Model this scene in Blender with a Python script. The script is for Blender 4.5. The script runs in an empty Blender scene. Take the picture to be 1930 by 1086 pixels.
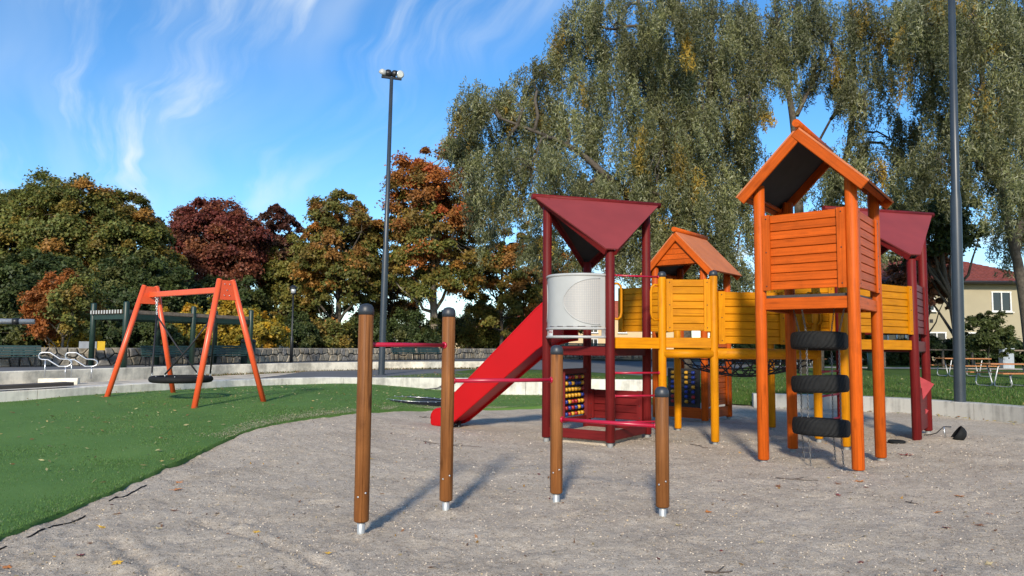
import bpy, bmesh, math, random
import numpy as np
from mathutils import Matrix, Vector

# ------------------------------------------------------------------ camera, sky, sun, exposure
SC = bpy.context.scene
COL = SC.collection
rad = math.radians

PITCH, ROLL, EYE = math.atan(109 / 1390.), rad(0.5), 1.5
fwd = Vector((0, math.cos(PITCH), math.sin(PITCH)))
rt = Vector((1, 0, 0)); upv = rt.cross(fwd)
r2 = rt * math.cos(ROLL) + upv * math.sin(ROLL)
u2 = upv * math.cos(ROLL) - rt * math.sin(ROLL)
cam_d = bpy.data.cameras.new('camera')
cam_d.sensor_width = 36; cam_d.lens = 36 * 1390 / 1930; cam_d.clip_start = .05; cam_d.clip_end = 3000
cam = bpy.data.objects.new('camera', cam_d); COL.objects.link(cam)
m3 = Matrix((r2, u2, -fwd)).transposed()
cam.matrix_world = Matrix.Translation((0, 0, EYE)) @ m3.to_4x4()
SC.camera = cam

SUN_EL = rad(27); SUN_AZ = rad(9)          # sun behind the camera, a little to the left
to_sun = Vector((-math.sin(SUN_AZ) * math.cos(SUN_EL), -math.cos(SUN_AZ) * math.cos(SUN_EL), math.sin(SUN_EL)))
wd = bpy.data.worlds.new('World'); SC.world = wd; wd.use_nodes = True
nt = wd.node_tree; nt.nodes.clear()
def N(t, typ, **kw):
    n = t.nodes.new(typ)
    for k, v in kw.items(): setattr(n, k, v)
    return n
def build_world():
    out = N(nt, 'ShaderNodeOutputWorld'); bg = N(nt, 'ShaderNodeBackground')
    sky = N(nt, 'ShaderNodeTexSky', sky_type='NISHITA', sun_disc=False)
    sky.sun_elevation = SUN_EL
    sky.sun_rotation = math.atan2(to_sun.x, to_sun.y)
    sky.altitude = 50; sky.air_density = 1.0; sky.dust_density = .25; sky.ozone_density = 4.0
    L = nt.links.new
    # thin cirrus: streaky noise on a plane high above
    tc = N(nt, 'ShaderNodeTexCoord'); sep = N(nt, 'ShaderNodeSeparateXYZ'); L(tc.outputs['Generated'], sep.inputs[0])
    add = N(nt, 'ShaderNodeMath', operation='ADD'); add.inputs[1].default_value = .16; L(sep.outputs[2], add.inputs[0])
    dx = N(nt, 'ShaderNodeMath', operation='DIVIDE'); dy = N(nt, 'ShaderNodeMath', operation='DIVIDE')
    L(sep.outputs[0], dx.inputs[0]); L(add.outputs[0], dx.inputs[1]); L(sep.outputs[1], dy.inputs[0]); L(add.outputs[0], dy.inputs[1])
    cmb = N(nt, 'ShaderNodeCombineXYZ'); L(dx.outputs[0], cmb.inputs[0]); L(dy.outputs[0], cmb.inputs[1])
    # domain warp
    wn = N(nt, 'ShaderNodeTexNoise'); wn.inputs['Scale'].default_value = 1.1; wn.inputs['Detail'].default_value = 3; L(cmb.outputs[0], wn.inputs['Vector'])
    wsub = N(nt, 'ShaderNodeVectorMath', operation='SUBTRACT'); wsub.inputs[1].default_value = (.5, .5, .5); L(wn.outputs['Color'], wsub.inputs[0])
    wsc = N(nt, 'ShaderNodeVectorMath', operation='SCALE'); wsc.inputs['Scale'].default_value = .5; L(wsub.outputs[0], wsc.inputs[0])
    wad = N(nt, 'ShaderNodeVectorMath', operation='ADD'); L(cmb.outputs[0], wad.inputs[0]); L(wsc.outputs[0], wad.inputs[1])
    mp = N(nt, 'ShaderNodeMapping', vector_type='TEXTURE'); mp.inputs['Rotation'].default_value = (0, 0, rad(27)); mp.inputs['Scale'].default_value = (1 / 4.2, 1 / .55, 1); L(wad.outputs[0], mp.inputs['Vector'])
    n1 = N(nt, 'ShaderNodeTexNoise'); n1.inputs['Scale'].default_value = 1.0; n1.inputs['Detail'].default_value = 7; n1.inputs['Roughness'].default_value = .55; L(mp.outputs[0], n1.inputs['Vector'])
    r1 = N(nt, 'ShaderNodeMapRange', interpolation_type='SMOOTHSTEP'); r1.inputs[1].default_value = .43; r1.inputs[2].default_value = .73; L(n1.outputs[0], r1.inputs[0])
    mp2 = N(nt, 'ShaderNodeMapping'); mp2.inputs['Location'].default_value = (1.35, .55, 0); L(cmb.outputs[0], mp2.inputs['Vector'])
    n2 = N(nt, 'ShaderNodeTexNoise'); n2.inputs['Scale'].default_value = .55; n2.inputs['Detail'].default_value = 2; L(mp2.outputs[0], n2.inputs['Vector'])
    r2_ = N(nt, 'ShaderNodeMapRange', interpolation_type='SMOOTHSTEP'); r2_.inputs[1].default_value = .41; r2_.inputs[2].default_value = .63; L(n2.outputs[0], r2_.inputs[0])
    mul = N(nt, 'ShaderNodeMath', operation='MULTIPLY'); L(r1.outputs[0], mul.inputs[0]); L(r2_.outputs[0], mul.inputs[1])
    n3 = N(nt, 'ShaderNodeTexNoise'); n3.inputs['Scale'].default_value = .8; n3.inputs['Detail'].default_value = 4; L(mp.outputs[0], n3.inputs['Vector'])
    r3 = N(nt, 'ShaderNodeMapRange', interpolation_type='SMOOTHSTEP'); r3.inputs[1].default_value = .35; r3.inputs[2].default_value = .75; r3.inputs[4].default_value = .36; L(n3.outputs[0], r3.inputs[0])
    m3_ = N(nt, 'ShaderNodeMath', operation='MULTIPLY'); L(r3.outputs[0], m3_.inputs[0]); L(r2_.outputs[0], m3_.inputs[1])
    mx3 = N(nt, 'ShaderNodeMath', operation='MAXIMUM'); L(mul.outputs[0], mx3.inputs[0]); L(m3_.outputs[0], mx3.inputs[1]); mul = mx3
    # none below the horizon
    hz = N(nt, 'ShaderNodeMapRange'); hz.inputs[1].default_value = .0; hz.inputs[2].default_value = .10; L(sep.outputs[2], hz.inputs[0])
    mul2 = N(nt, 'ShaderNodeMath', operation='MULTIPLY'); L(mul.outputs[0], mul2.inputs[0]); L(hz.outputs[0], mul2.inputs[1])
    mul3 = N(nt, 'ShaderNodeMath', operation='MULTIPLY'); mul3.inputs[1].default_value = 1.0; L(mul2.outputs[0], mul3.inputs[0])
    mix = N(nt, 'ShaderNodeMix', data_type='RGBA'); L(mul3.outputs[0], mix.inputs['Factor'])
    hs = N(nt, 'ShaderNodeHueSaturation'); hs.inputs['Saturation'].default_value = 1.22; hs.inputs['Value'].default_value = 1.0
    L(sky.outputs[0], hs.inputs['Color'])
    L(hs.outputs[0], mix.inputs['A']); mix.inputs['B'].default_value = (4.5, 4.9, 5.1, 1)
    L(mix.outputs['Result'], bg.inputs['Color']); bg.inputs['Strength'].default_value = .14
    L(bg.outputs[0], out.inputs['Surface'])
build_world()
sd = bpy.data.lights.new('sun', 'SUN'); sd.energy = 3.5; sd.angle = rad(5.5); sd.color = (1, .90, .74)
sun = bpy.data.objects.new('sun', sd); COL.objects.link(sun); sun.rotation_euler = (to_sun).to_track_quat('Z', 'Y').to_euler()
sun.location = (-20, -60, 40)
vs = SC.view_settings; vs.view_transform = 'Standard'; vs.look = 'None'; vs.gamma = 1; vs.exposure = .56; vs.use_curve_mapping = False
SC.cycles.max_bounces = 6; SC.cycles.transparent_max_bounces = 6

# ------------------------------------------------------------------ helpers
rng = np.random.default_rng(7)
random.seed(7)
def ss(a, b, t):
    t = np.clip((t - a) / (b - a), 0, 1); return t * t * (3 - 2 * t)
def H(x, y):                                   # the play area rises a little towards its far left side
    return .4 * ss(6., 16., y) * ss(0., -5., x)
_lat = rng.random((64, 64))
def vnoise(x, y):
    xi = np.floor(x).astype(int); yi = np.floor(y).astype(int); fx = x - xi; fy = y - yi
    fx = fx * fx * (3 - 2 * fx); fy = fy * fy * (3 - 2 * fy)
    g = lambda a, b: _lat[a % 64, b % 64]
    return (g(xi, yi) * (1 - fx) + g(xi + 1, yi) * fx) * (1 - fy) + (g(xi, yi + 1) * (1 - fx) + g(xi + 1, yi + 1) * fx) * fy
def polyline(pts, n):
    p = np.array(pts, float); d = np.r_[0, np.cumsum(np.linalg.norm(np.diff(p, axis=0), axis=1))]
    t = np.linspace(0, d[-1], n)
    return np.stack([np.interp(t, d, p[:, k]) for k in range(p.shape[1])], 1)
def smooth_line(pts, n, it=2):
    p = polyline(pts, n)
    for _ in range(it):
        q = p.copy(); q[1:-1] = (p[:-2] + 2 * p[1:-1] + p[2:]) / 4; p = q
    return p
def offset_line(p, d):
    t = np.gradient(p[:, :2], axis=0); t /= np.linalg.norm(t, axis=1)[:, None]
    n = np.stack([-t[:, 1], t[:, 0]], 1); return p[:, :2] + n * d

WM = {}
def world(o): return WM[o.name]
def put(o, parent=None, M=None):
    M = M if M is not None else Matrix()
    COL.objects.link(o)
    if parent is not None:
        o.parent = parent; o.matrix_basis = WM[parent.name].inverted() @ M
    else:
        o.matrix_basis = M
    WM[o.name] = M
    return o
def tag(o, label=None, cat=None, group=None, kind=None):
    if label: o['label'] = label
    if cat: o['category'] = cat
    if group: o['group'] = group
    if kind: o['kind'] = kind
    return o
def thing(name, loc, label, cat, group=None, rz=0., k=1.):
    o = bpy.data.objects.new(name, None); o.empty_display_size = .2
    put(o, None, Matrix.Translation(loc) @ Matrix.Rotation(rz, 4, 'Z') @ Matrix.Scale(k, 4)); return tag(o, label, cat, group)
def copy_tree(o, M, label=None, group=None):
    def rec(src, parent, Mw):
        c = src.copy(); put(c, parent, Mw)
        for ch in [q for q in src.children]:
            rec(ch, c, Mw @ WM[src.name].inverted() @ WM[ch.name])
        return c
    r = rec(o, None, M)
    if label: r['label'] = label
    if group: r['group'] = group
    return r

class MB:
    def __init__(s): s.v = []; s.f = []; s.sm = []; s.mi = []; s.cur = 0
    def add(s, vs_, fs, smooth=False):
        b = len(s.v) if len(vs_) else 0; s.v += [tuple(map(float, v)) for v in vs_]
        for f in fs: s.f.append([b + i for i in f]); s.sm.append(smooth); s.mi.append(s.cur)
        return s
    def box(s, c, size, M=None):
        x, y, z = [k / 2 for k in size]; c = Vector(c)
        vs_ = [Vector((a * x, b * y, d * z)) for a in (-1, 1) for b in (-1, 1) for d in (-1, 1)]
        vs_ = [c + (M @ v if M is not None else v) for v in vs_]
        return s.add(vs_, [(0, 1, 3, 2), (4, 6, 7, 5), (0, 4, 5, 1), (2, 3, 7, 6), (0, 2, 6, 4), (1, 5, 7, 3)])
    def bar(s, p0, p1, w, h, up=(0, 0, 1)):
        p0, p1 = Vector(p0), Vector(p1); x = (p1 - p0); L = x.length; x /= L
        up = Vector(up); y = up.cross(x).normalized(); z = x.cross(y)
        return s.box((p0 + p1) / 2, (L, w, h), Matrix((x, y, z)).transposed())
    def tube(s, pts, r, seg=10, cap=True, closed=False):
        P = [Vector(p) for p in pts]; n = len(P); R = list(r) if hasattr(r, '__len__') else [r] * n
        t0 = (P[1] - P[0]).normalized(); a = Vector((0, 0, 1)) if abs(t0.z) < .9 else Vector((1, 0, 0))
        u = a.cross(t0).normalized(); vs_ = []; 
        for i in range(n):
            if closed: t = (P[(i + 1) % n] - P[i - 1]).normalized()
            else: t = (P[min(i + 1, n - 1)] - P[max(i - 1, 0)]).normalized()
            u = (u - t * u.dot(t)).normalized(); w = t.cross(u)
            for k in range(seg):
                an = 2 * math.pi * k / seg; vs_.append(P[i] + (u * math.cos(an) + w * math.sin(an)) * R[i])
        fs = []
        for i in range(n if closed else n - 1):
            j = (i + 1) % n
            for k in range(seg): l = (k + 1) % seg; fs.append((i * seg + k, i * seg + l, j * seg + l, j * seg + k))
        s.add(vs_, fs, True)
        if cap and not closed:
            b = len(s.v) - n * seg
            s.f.append([b + k for k in range(seg)][::-1]); s.f.append([b + (n - 1) * seg + k for k in range(seg)]); s.sm += [False] * 2; s.mi += [s.cur] * 2
        return s
    def lathe(s, prof, c=(0, 0, 0), seg=20, M=None, smooth=True):
        c = Vector(c); vs_ = []; n = len(prof)
        for (r, z) in prof:
            for k in range(seg):
                an = 2 * math.pi * k / seg; v = Vector((r * math.cos(an), r * math.sin(an), z)); vs_.append(c + (M @ v if M is not None else v))
        fs = [(i * seg + k, i * seg + (k + 1) % seg, (i + 1) * seg + (k + 1) % seg, (i + 1) * seg + k) for i in range(n - 1) for k in range(seg)]
        s.add(vs_, fs, smooth); b = len(s.v) - n * seg
        s.f.append([b + k for k in range(seg)][::-1]); s.f.append([b + (n - 1) * seg + k for k in range(seg)]); s.sm += [False] * 2; s.mi += [s.cur] * 2
        return s
    def prism(s, poly, ext):
        ext = Vector(ext); P = [Vector(p) for p in poly]; n = len(P)
        return s.add(P + [p + ext for p in P], [tuple(range(n))[::-1], tuple(range(n, 2 * n))] + [(i, (i + 1) % n, n + (i + 1) % n, n + i) for i in range(n)])
    def grid(s, A, smooth=True):
        n, m = A.shape[:2]
        return s.add(A.reshape(-1, 3), [(i * m + j, i * m + j + 1, (i + 1) * m + j + 1, (i + 1) * m + j) for i in range(n - 1) for j in range(m - 1)], smooth)
    def mesh(s, name, o=(0, 0, 0), fix=True):
        me = bpy.data.meshes.new(name); o = Vector(o)
        me.from_pydata([(v[0] - o.x, v[1] - o.y, v[2] - o.z) for v in s.v], [], s.f)
        me.polygons.foreach_set('use_smooth', s.sm); me.polygons.foreach_set('material_index', s.mi)
        if fix:
            bm = bmesh.new(); bm.from_mesh(me); bmesh.ops.recalc_face_normals(bm, faces=bm.faces); bm.to_mesh(me); bm.free()
        me.update(); return me
    def build(s, name, mat, parent=None, o=None, fix=True):
        if o is None: o = WM[parent.name].translation if parent is not None else (0, 0, 0)
        me = s.mesh(name, o, fix)
        for m_ in (mat if isinstance(mat, (list, tuple)) else [mat]): me.materials.append(m_)
        return put(bpy.data.objects.new(name, me), parent, Matrix.Translation(o))

_cache = {}
def cbox(L, w, h, c=.006):
    k = (round(L, 3), round(w, 3), round(h, 3), c)
    if k not in _cache:
        bm = bmesh.new(); bmesh.ops.create_cube(bm, size=1); bmesh.ops.scale(bm, vec=(L, w, h), verts=bm.verts)
        bmesh.ops.bevel(bm, geom=list(bm.edges), offset=c, segments=1, affect='EDGES', profile=.5)
        me = bpy.data.meshes.new('plank'); bm.to_mesh(me); bm.free(); _cache[k] = me
    return _cache[k]
def obj(name, me, mat, parent, M):
    if len(me.materials) == 0: me.materials.append(mat)
    elif me.materials[0] is not mat:
        kk = (me.name, mat.name)
        if kk not in _cache: m2 = me.copy(); m2.materials.clear(); m2.materials.append(mat); _cache[kk] = m2
        me = _cache[kk]
    return put(bpy.data.objects.new(name, me), parent, M)
def frame(p0, p1, up=(0, 0, 1)):
    p0, p1 = Vector(p0), Vector(p1); x = (p1 - p0).normalized(); y = Vector(up).cross(x).normalized(); z = x.cross(y)
    M = Matrix((x, y, z)).transposed().to_4x4(); M.translation = (p0 + p1) / 2; return M
def plank(name, parent, p0, p1, w, h, mat, c=.006, up=(0, 0, 1)):
    L = (Vector(p1) - Vector(p0)).length
    return obj(name, cbox(L, w, h, c), mat, parent, frame(p0, p1, up))

# ------------------------------------------------------------------ materials
MATS = {}
def new_mat(name):
    m = bpy.data.materials.new(name); m.use_nodes = True; t = m.node_tree; b = t.nodes['Principled BSDF']; MATS[name] = m
    return m, t, b
def ramp(t, cols):
    r = N(t, 'ShaderNodeValToRGB'); e = r.color_ramp.elements
    while len(e) < len(cols): e.new(.5)
    for i, (p, c) in enumerate(cols): e[i].position = p; e[i].color = (*c, 1)
    return r
def sc(c, k): return tuple(min(1, a * k) for a in c)
def m_plain(name, col, rough=.5, metal=0., var=.12, scale=6., bump=0., bscale=60., spec=.5):
    m, t, b = new_mat(name); L = t.links.new
    tc = N(t, 'ShaderNodeTexCoord'); n = N(t, 'ShaderNodeTexNoise'); n.inputs['Scale'].default_value = scale; n.inputs['Detail'].default_value = 6
    L(tc.outputs['Object'], n.inputs['Vector'])
    r = ramp(t, [(.3, sc(col, 1 - var)), (.7, sc(col, 1 + var))]); L(n.outputs[0], r.inputs[0]); L(r.outputs[0], b.inputs['Base Color'])
    b.inputs['Roughness'].default_value = rough; b.inputs['Metallic'].default_value = metal; b.inputs['Specular IOR Level'].default_value = spec
    if bump:
        n2 = N(t, 'ShaderNodeTexNoise'); n2.inputs['Scale'].default_value = bscale; n2.inputs['Detail'].default_value = 4; L(tc.outputs['Object'], n2.inputs['Vector'])
        bp = N(t, 'ShaderNodeBump'); bp.inputs['Strength'].default_value = bump; bp.inputs['Distance'].default_value = .02; L(n2.outputs[0], bp.inputs['Height']); L(bp.outputs[0], b.inputs['Normal'])
    return m
def m_wood(name, col, dark, axis='X', rough=.5, contrast=.35, knots=.0, hue=.03, wear=.0, cracks=.0):
    """painted or stained wood, grain along the object's own axis"""
    m, t, b = new_mat(name); L = t.links.new
    tc = N(t, 'ShaderNodeTexCoord'); oi = N(t, 'ShaderNodeObjectInfo')
    ofs = N(t, 'ShaderNodeVectorMath', operation='SCALE'); ofs.inputs[0].default_value = (13.1, 7.7, 29.3); L(oi.outputs['Random'], ofs.inputs['Scale'])
    ad = N(t, 'ShaderNodeVectorMath', operation='ADD'); L(tc.outputs['Object'], ad.inputs[0]); L(ofs.outputs[0], ad.inputs[1])
    s = {'X': (1.2, 26, 26), 'Y': (26, 1.2, 26), 'Z': (26, 26, 1.2)}[axis]
    mp = N(t, 'ShaderNodeMapping'); mp.inputs['Scale'].default_value = s; L(ad.outputs[0], mp.inputs['Vector'])
    n = N(t, 'ShaderNodeTexNoise'); n.inputs['Scale'].default_value = 1.6; n.inputs['Detail'].default_value = 6; n.inputs['Roughness'].default_value = .6; n.inputs['Distortion'].default_value = .6
    L(mp.outputs[0], n.inputs['Vector'])
    nb = N(t, 'ShaderNodeTexNoise'); nb.inputs['Scale'].default_value = 3.; nb.inputs['Detail'].default_value = 5; L(ad.outputs[0], nb.inputs['Vector'])
    r = ramp(t, [(.5 - contrast / 2, dark), (.5 + contrast / 2, col)]); L(n.outputs[0], r.inputs[0])
    hs = N(t, 'ShaderNodeHueSaturation'); L(r.outputs[0], hs.inputs['Color'])
    mr = N(t, 'ShaderNodeMapRange'); mr.inputs[3].default_value = .86; mr.inputs[4].default_value = 1.12; L(oi.outputs['Random'], mr.inputs[0])
    mr2 = N(t, 'ShaderNodeMapRange'); mr2.inputs[1].default_value = .3; mr2.inputs[2].default_value = .7; mr2.inputs[3].default_value = .88; mr2.inputs[4].default_value = 1.08; L(nb.outputs[0], mr2.inputs[0])
    mm = N(t, 'ShaderNodeMath', operation='MULTIPLY'); L(mr.outputs[0], mm.inputs[0]); L(mr2.outputs[0], mm.inputs[1]); L(mm.outputs[0], hs.inputs['Value'])
    col_out = hs.outputs[0]
    if knots:
        mk = N(t, 'ShaderNodeMapping'); mk.inputs['Scale'].default_value = {'X': (2.2, 9, 9), 'Y': (9, 2.2, 9), 'Z': (9, 9, 2.2)}[axis]; L(ad.outputs[0], mk.inputs['Vector'])
        vo = N(t, 'ShaderNodeTexVoronoi'); vo.inputs['Scale'].default_value = 1.; L(mk.outputs[0], vo.inputs['Vector'])
        kr = N(t, 'ShaderNodeMapRange', interpolation_type='SMOOTHSTEP'); kr.inputs[1].default_value = .06; kr.inputs[2].default_value = .24; kr.inputs[3].default_value = knots; kr.inputs[4].default_value = 0; L(vo.outputs['Distance'], kr.inputs[0])
        mx = N(t, 'ShaderNodeMix', data_type='RGBA'); L(kr.outputs[0], mx.inputs['Factor']); L(col_out, mx.inputs['A']); mx.inputs['B'].default_value = (*sc(dark, .35), 1); col_out = mx.outputs['Result']
    if wear:
        wn = N(t, 'ShaderNodeTexNoise'); wn.inputs['Scale'].default_value = 14; wn.inputs['Detail'].default_value = 8; wn.inputs['Roughness'].default_value = .7; L(mp.outputs[0], wn.inputs['Vector'])
        wn.inputs['Scale'].default_value = .9
        wr = N(t, 'ShaderNodeMapRange'); wr.inputs[1].default_value = .70; wr.inputs[2].default_value = .76; wr.inputs[3].default_value = 0; wr.inputs[4].default_value = wear; L(wn.outputs[0], wr.inputs[0])
        mx = N(t, 'ShaderNodeMix', data_type='RGBA'); L(wr.outputs[0], mx.inputs['Factor']); L(col_out, mx.inputs['A']); mx.inputs['B'].default_value = (*[min(.8, c * .5 + .22) for c in col], 1); col_out = mx.outputs['Result']
    if cracks:
        cm = N(t, 'ShaderNodeMapping'); cm.inputs['Scale'].default_value = {'X': (.9, 60, 60), 'Y': (60, .9, 60), 'Z': (60, 60, .9)}[axis]; L(ad.outputs[0], cm.inputs['Vector'])
        cn = N(t, 'ShaderNodeTexNoise'); cn.inputs['Scale'].default_value = 1.; cn.inputs['Detail'].default_value = 3; L(cm.outputs[0], cn.inputs['Vector'])
        cr_ = N(t, 'ShaderNodeMapRange'); cr_.inputs[1].default_value = .635; cr_.inputs[2].default_value = .68; cr_.inputs[4].default_value = cracks; L(cn.outputs[0], cr_.inputs[0])
        sn = N(t, 'ShaderNodeTexNoise'); sn.inputs['Scale'].default_value = 2.3; sn.inputs['Detail'].default_value = 7; sn.inputs['Roughness'].default_value = .7; L(ad.outputs[0], sn.inputs['Vector'])
        sr = N(t, 'ShaderNodeMapRange', interpolation_type='SMOOTHSTEP'); sr.inputs[1].default_value = .50; sr.inputs[2].default_value = .74; sr.inputs[4].default_value = cracks * .6; L(sn.outputs[0], sr.inputs[0])
        mm2 = N(t, 'ShaderNodeMath', operation='MAXIMUM'); L(cr_.outputs[0], mm2.inputs[0]); L(sr.outputs[0], mm2.inputs[1])
        mx = N(t, 'ShaderNodeMix', data_type='RGBA'); L(mm2.outputs[0], mx.inputs['Factor']); L(col_out, mx.inputs['A']); mx.inputs['B'].default_value = (*sc(dark, .5), 1); col_out = mx.outputs['Result']
    L(col_out, b.inputs['Base Color'])
    b.inputs['Roughness'].default_value = rough; b.inputs['Specular IOR Level'].default_value = .14
    bp = N(t, 'ShaderNodeBump'); bp.inputs['Strength'].default_value = .35; bp.inputs['Distance'].default_value = .004; L(n.outputs[0], bp.inputs['Height']); L(bp.outputs[0], b.inputs['Normal'])
    return m
ORANGE, YELLOW, MAROON, = (.61, .105, .008), (.64, .262, .003), (.165, .0125, .0125)
def woodset(key, col, dark, **kw):
    for ax in 'XZ': MATS[key + ax] = m_wood(key + ax, col, dark, ax, **kw)
woodset('orange', ORANGE, sc(ORANGE, .58), contrast=.5, wear=.35, cracks=.55, knots=.35)
woodset('yellow', YELLOW, (.47, .155, .002), contrast=.5, wear=.25, cracks=.5, knots=.3)
woodset('maroon', MAROON, sc(MAROON, .55), contrast=.5, wear=.4, cracks=.5)
woodset('brown', (.275, .108, .032), (.13, .046, .014), contrast=.45, knots=.85, rough=.5, cracks=.7)
woodset('slat', (.30, .13, .05), (.17, .07, .03), contrast=.4)
woodset('greyplank', (.10, .085, .08), (.05, .045, .045), contrast=.4, rough=.7)
m_plain('maroon_roof', (.205, .028, .0275), .6, var=.10, scale=2.2, bump=.08, bscale=90)
m_plain('orange_roof', (.50, .150, .052), .65, var=.12, scale=2.5, bump=.12, bscale=120)
m_plain('under_roof_shade', (.035, .037, .042), .7)  # near-black colour standing in for the shade beneath the roofs
m_plain('crimson', (.38, .008, .035), .32, var=.08)
m_plain('red_plastic', (.42, .003, .005), .35, var=.05, scale=2, spec=.3)
m_plain('cap', (.028, .033, .042), .45, var=.15)
m_plain('steel', (.55, .56, .57), .32, .9, var=.2, scale=12)
m_plain('galv', (.42, .43, .43), .42, .45, var=.2, scale=20)
m_plain('chain', (.22, .22, .22), .4, .8)
m_plain('rubber', (.012, .0125, .013), .75, var=.2, scale=18, bump=.1, spec=.18)
m_plain('rope', (.012, .012, .016), .7, var=.2)
m_plain('white_panel', (.385, .39, .38), .42, var=.03)
m_plain('red_frame', (.70, .105, .038), .38, var=.05)
m_plain('swing_orange', (.72, .095, .030), .36, var=.06, scale=4)
m_plain('lamp_grey', (.030, .040, .052), .38, var=.12, scale=3)
m_plain('dark_green', (.010, .030, .022), .45, var=.2)
m_plain('bench_green', (.016, .045, .042), .5, var=.2)
m_plain('black_metal', (.012, .013, .015), .45)
m_plain('bead_yellow', (.52, .27, .02), .35); m_plain('bead_red', (.30, .015, .015), .35); m_plain('bead_blue', (.015, .035, .22), .35)
m_plain('black_board', (.012, .012, .014), .6)
m_plain('hold_pink', (.42, .055, .065), .5, var=.15, scale=10)
m_plain('bark', (.075, .062, .048), .9, var=.45, scale=9, bump=.8, bscale=22)
m_plain('bark_pale', (.24, .20, .155), .9, var=.35, scale=9, bump=.6, bscale=22)
m_plain('plaster', (.36, .315, .215), .85, var=.05, scale=1.2, bump=.05)
m_plain('plaster2', (.60, .44, .25), .85, var=.05, scale=1.2)
m_plain('window_frame', (.72, .72, .70), .5)
m_plain('tile_red', (.17, .040, .030), .7, var=.3, scale=5, bump=.3, bscale=12)
m_plain('tile_small', (.36, .085, .04), .7, var=.25, scale=3)
m_plain('gutter', (.02, .017, .016), .5)
m_plain('sign_yellow', (.75, .48, .03), .5); m_plain('sign_grey', (.25, .27, .3), .5)
m_plain('box_grey', (.32, .36, .40), .5)
m_plain('table_wood', (.42, .17, .06), .6, var=.25, scale=14)
m_plain('fence_wood', (.20, .15, .11), .8, var=.3, scale=10)
m_plain('lamp_white', (.42, .43, .42), .4)
m_plain('bird_black', (.012, .013, .018), .4); m_plain('bird_white', (.78, .78, .76), .6)
m_plain('label_white', (.75, .75, .74), .4, var=.03); m_plain('print_red', (.35, .05, .05), .5); m_plain('print_grey', (.2, .2, .2), .5)
m_plain('stick', (.075, .055, .042), .9, var=.4, scale=20)
m, t, b = new_mat('glass'); b.inputs['Base Color'].default_value = (.012, .015, .02, 1); b.inputs['Roughness'].default_value = .08; b.inputs['Specular IOR Level'].default_value = .8
m, t, b = new_mat('lens'); b.inputs['Base Color'].default_value = (.6, .62, .62, 1); b.inputs['Roughness'].default_value = .12; b.inputs['Metallic'].default_value = .3

def m_mesh_window():
    m, t, b = new_mat('mesh_window'); L = t.links.new
    uv = N(t, 'ShaderNodeTexCoord'); br = N(t, 'ShaderNodeTexBrick'); br.offset = 0; br.inputs['Scale'].default_value = 1
    br.inputs['Brick Width'].default_value = .026; br.inputs['Row Height'].default_value = .026; br.inputs['Mortar Size'].default_value = .0035
    br.inputs['Color1'].default_value = (.40, .38, .35, 1); br.inputs['Color2'].default_value = (.42, .40, .37, 1); br.inputs['Mortar'].default_value = (.31, .31, .31, 1)
    L(uv.outputs['UV'], br.inputs['Vector']); L(br.outputs['Color'], b.inputs['Base Color']); b.inputs['Roughness'].default_value = .5
    bp = N(t, 'ShaderNodeBump'); bp.inputs['Strength'].default_value = .2; bp.inputs['Distance'].default_value = .003; L(br.outputs['Fac'], bp.inputs['Height']); L(bp.outputs[0], b.inputs['Normal'])
m_mesh_window()

def m_concrete(name, col, streak=.5):
    m, t, b = new_mat(name); L = t.links.new
    g = N(t, 'ShaderNodeNewGeometry')
    n = N(t, 'ShaderNodeTexNoise'); n.inputs['Scale'].default_value = 1.7; n.inputs['Detail'].default_value = 8; n.inputs['Roughness'].default_value = .65; L(g.outputs['Position'], n.inputs['Vector'])
    mp = N(t, 'ShaderNodeMapping'); mp.inputs['Scale'].default_value = (9, 9, .7); L(g.outputs['Position'], mp.inputs['Vector'])
    n2 = N(t, 'ShaderNodeTexNoise'); n2.inputs['Scale'].default_value = 1.; n2.inputs['Detail'].default_value = 6; L(mp.outputs[0], n2.inputs['Vector'])
    ma = N(t, 'ShaderNodeMath', operation='MULTIPLY_ADD'); ma.inputs[1].default_value = streak; L(n2.outputs[0], ma.inputs[0]); L(n.outputs[0], ma.inputs[2])
    r = ramp(t, [(.40 + streak * .25, sc(col, .52)), (.62 + streak * .4, sc(col, 1.12))]); L(ma.outputs[0], r.inputs[0]); L(r.outputs[0], b.inputs['Base Color'])
    b.inputs['Roughness'].default_value = .88
    n3 = N(t, 'ShaderNodeTexNoise'); n3.inputs['Scale'].default_value = 45; n3.inputs['Detail'].default_value = 5; L(g.outputs['Position'], n3.inputs['Vector'])
    bp = N(t, 'ShaderNodeBump'); bp.inputs['Strength'].default_value = .35; bp.inputs['Distance'].default_value = .01; L(n3.outputs[0], bp.inputs['Height']); L(bp.outputs[0], b.inputs['Normal'])
m_concrete('concrete', (.62, .59, .52)); m_concrete('concrete_cream', (.80, .73, .59), .12); m_concrete('paving', (.62, .54, .43), .05); m_concrete('concrete_grey', (.36, .35, .32), .9)
m_plain('foot_dark', (.20, .20, .19), .6, var=.2)

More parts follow.
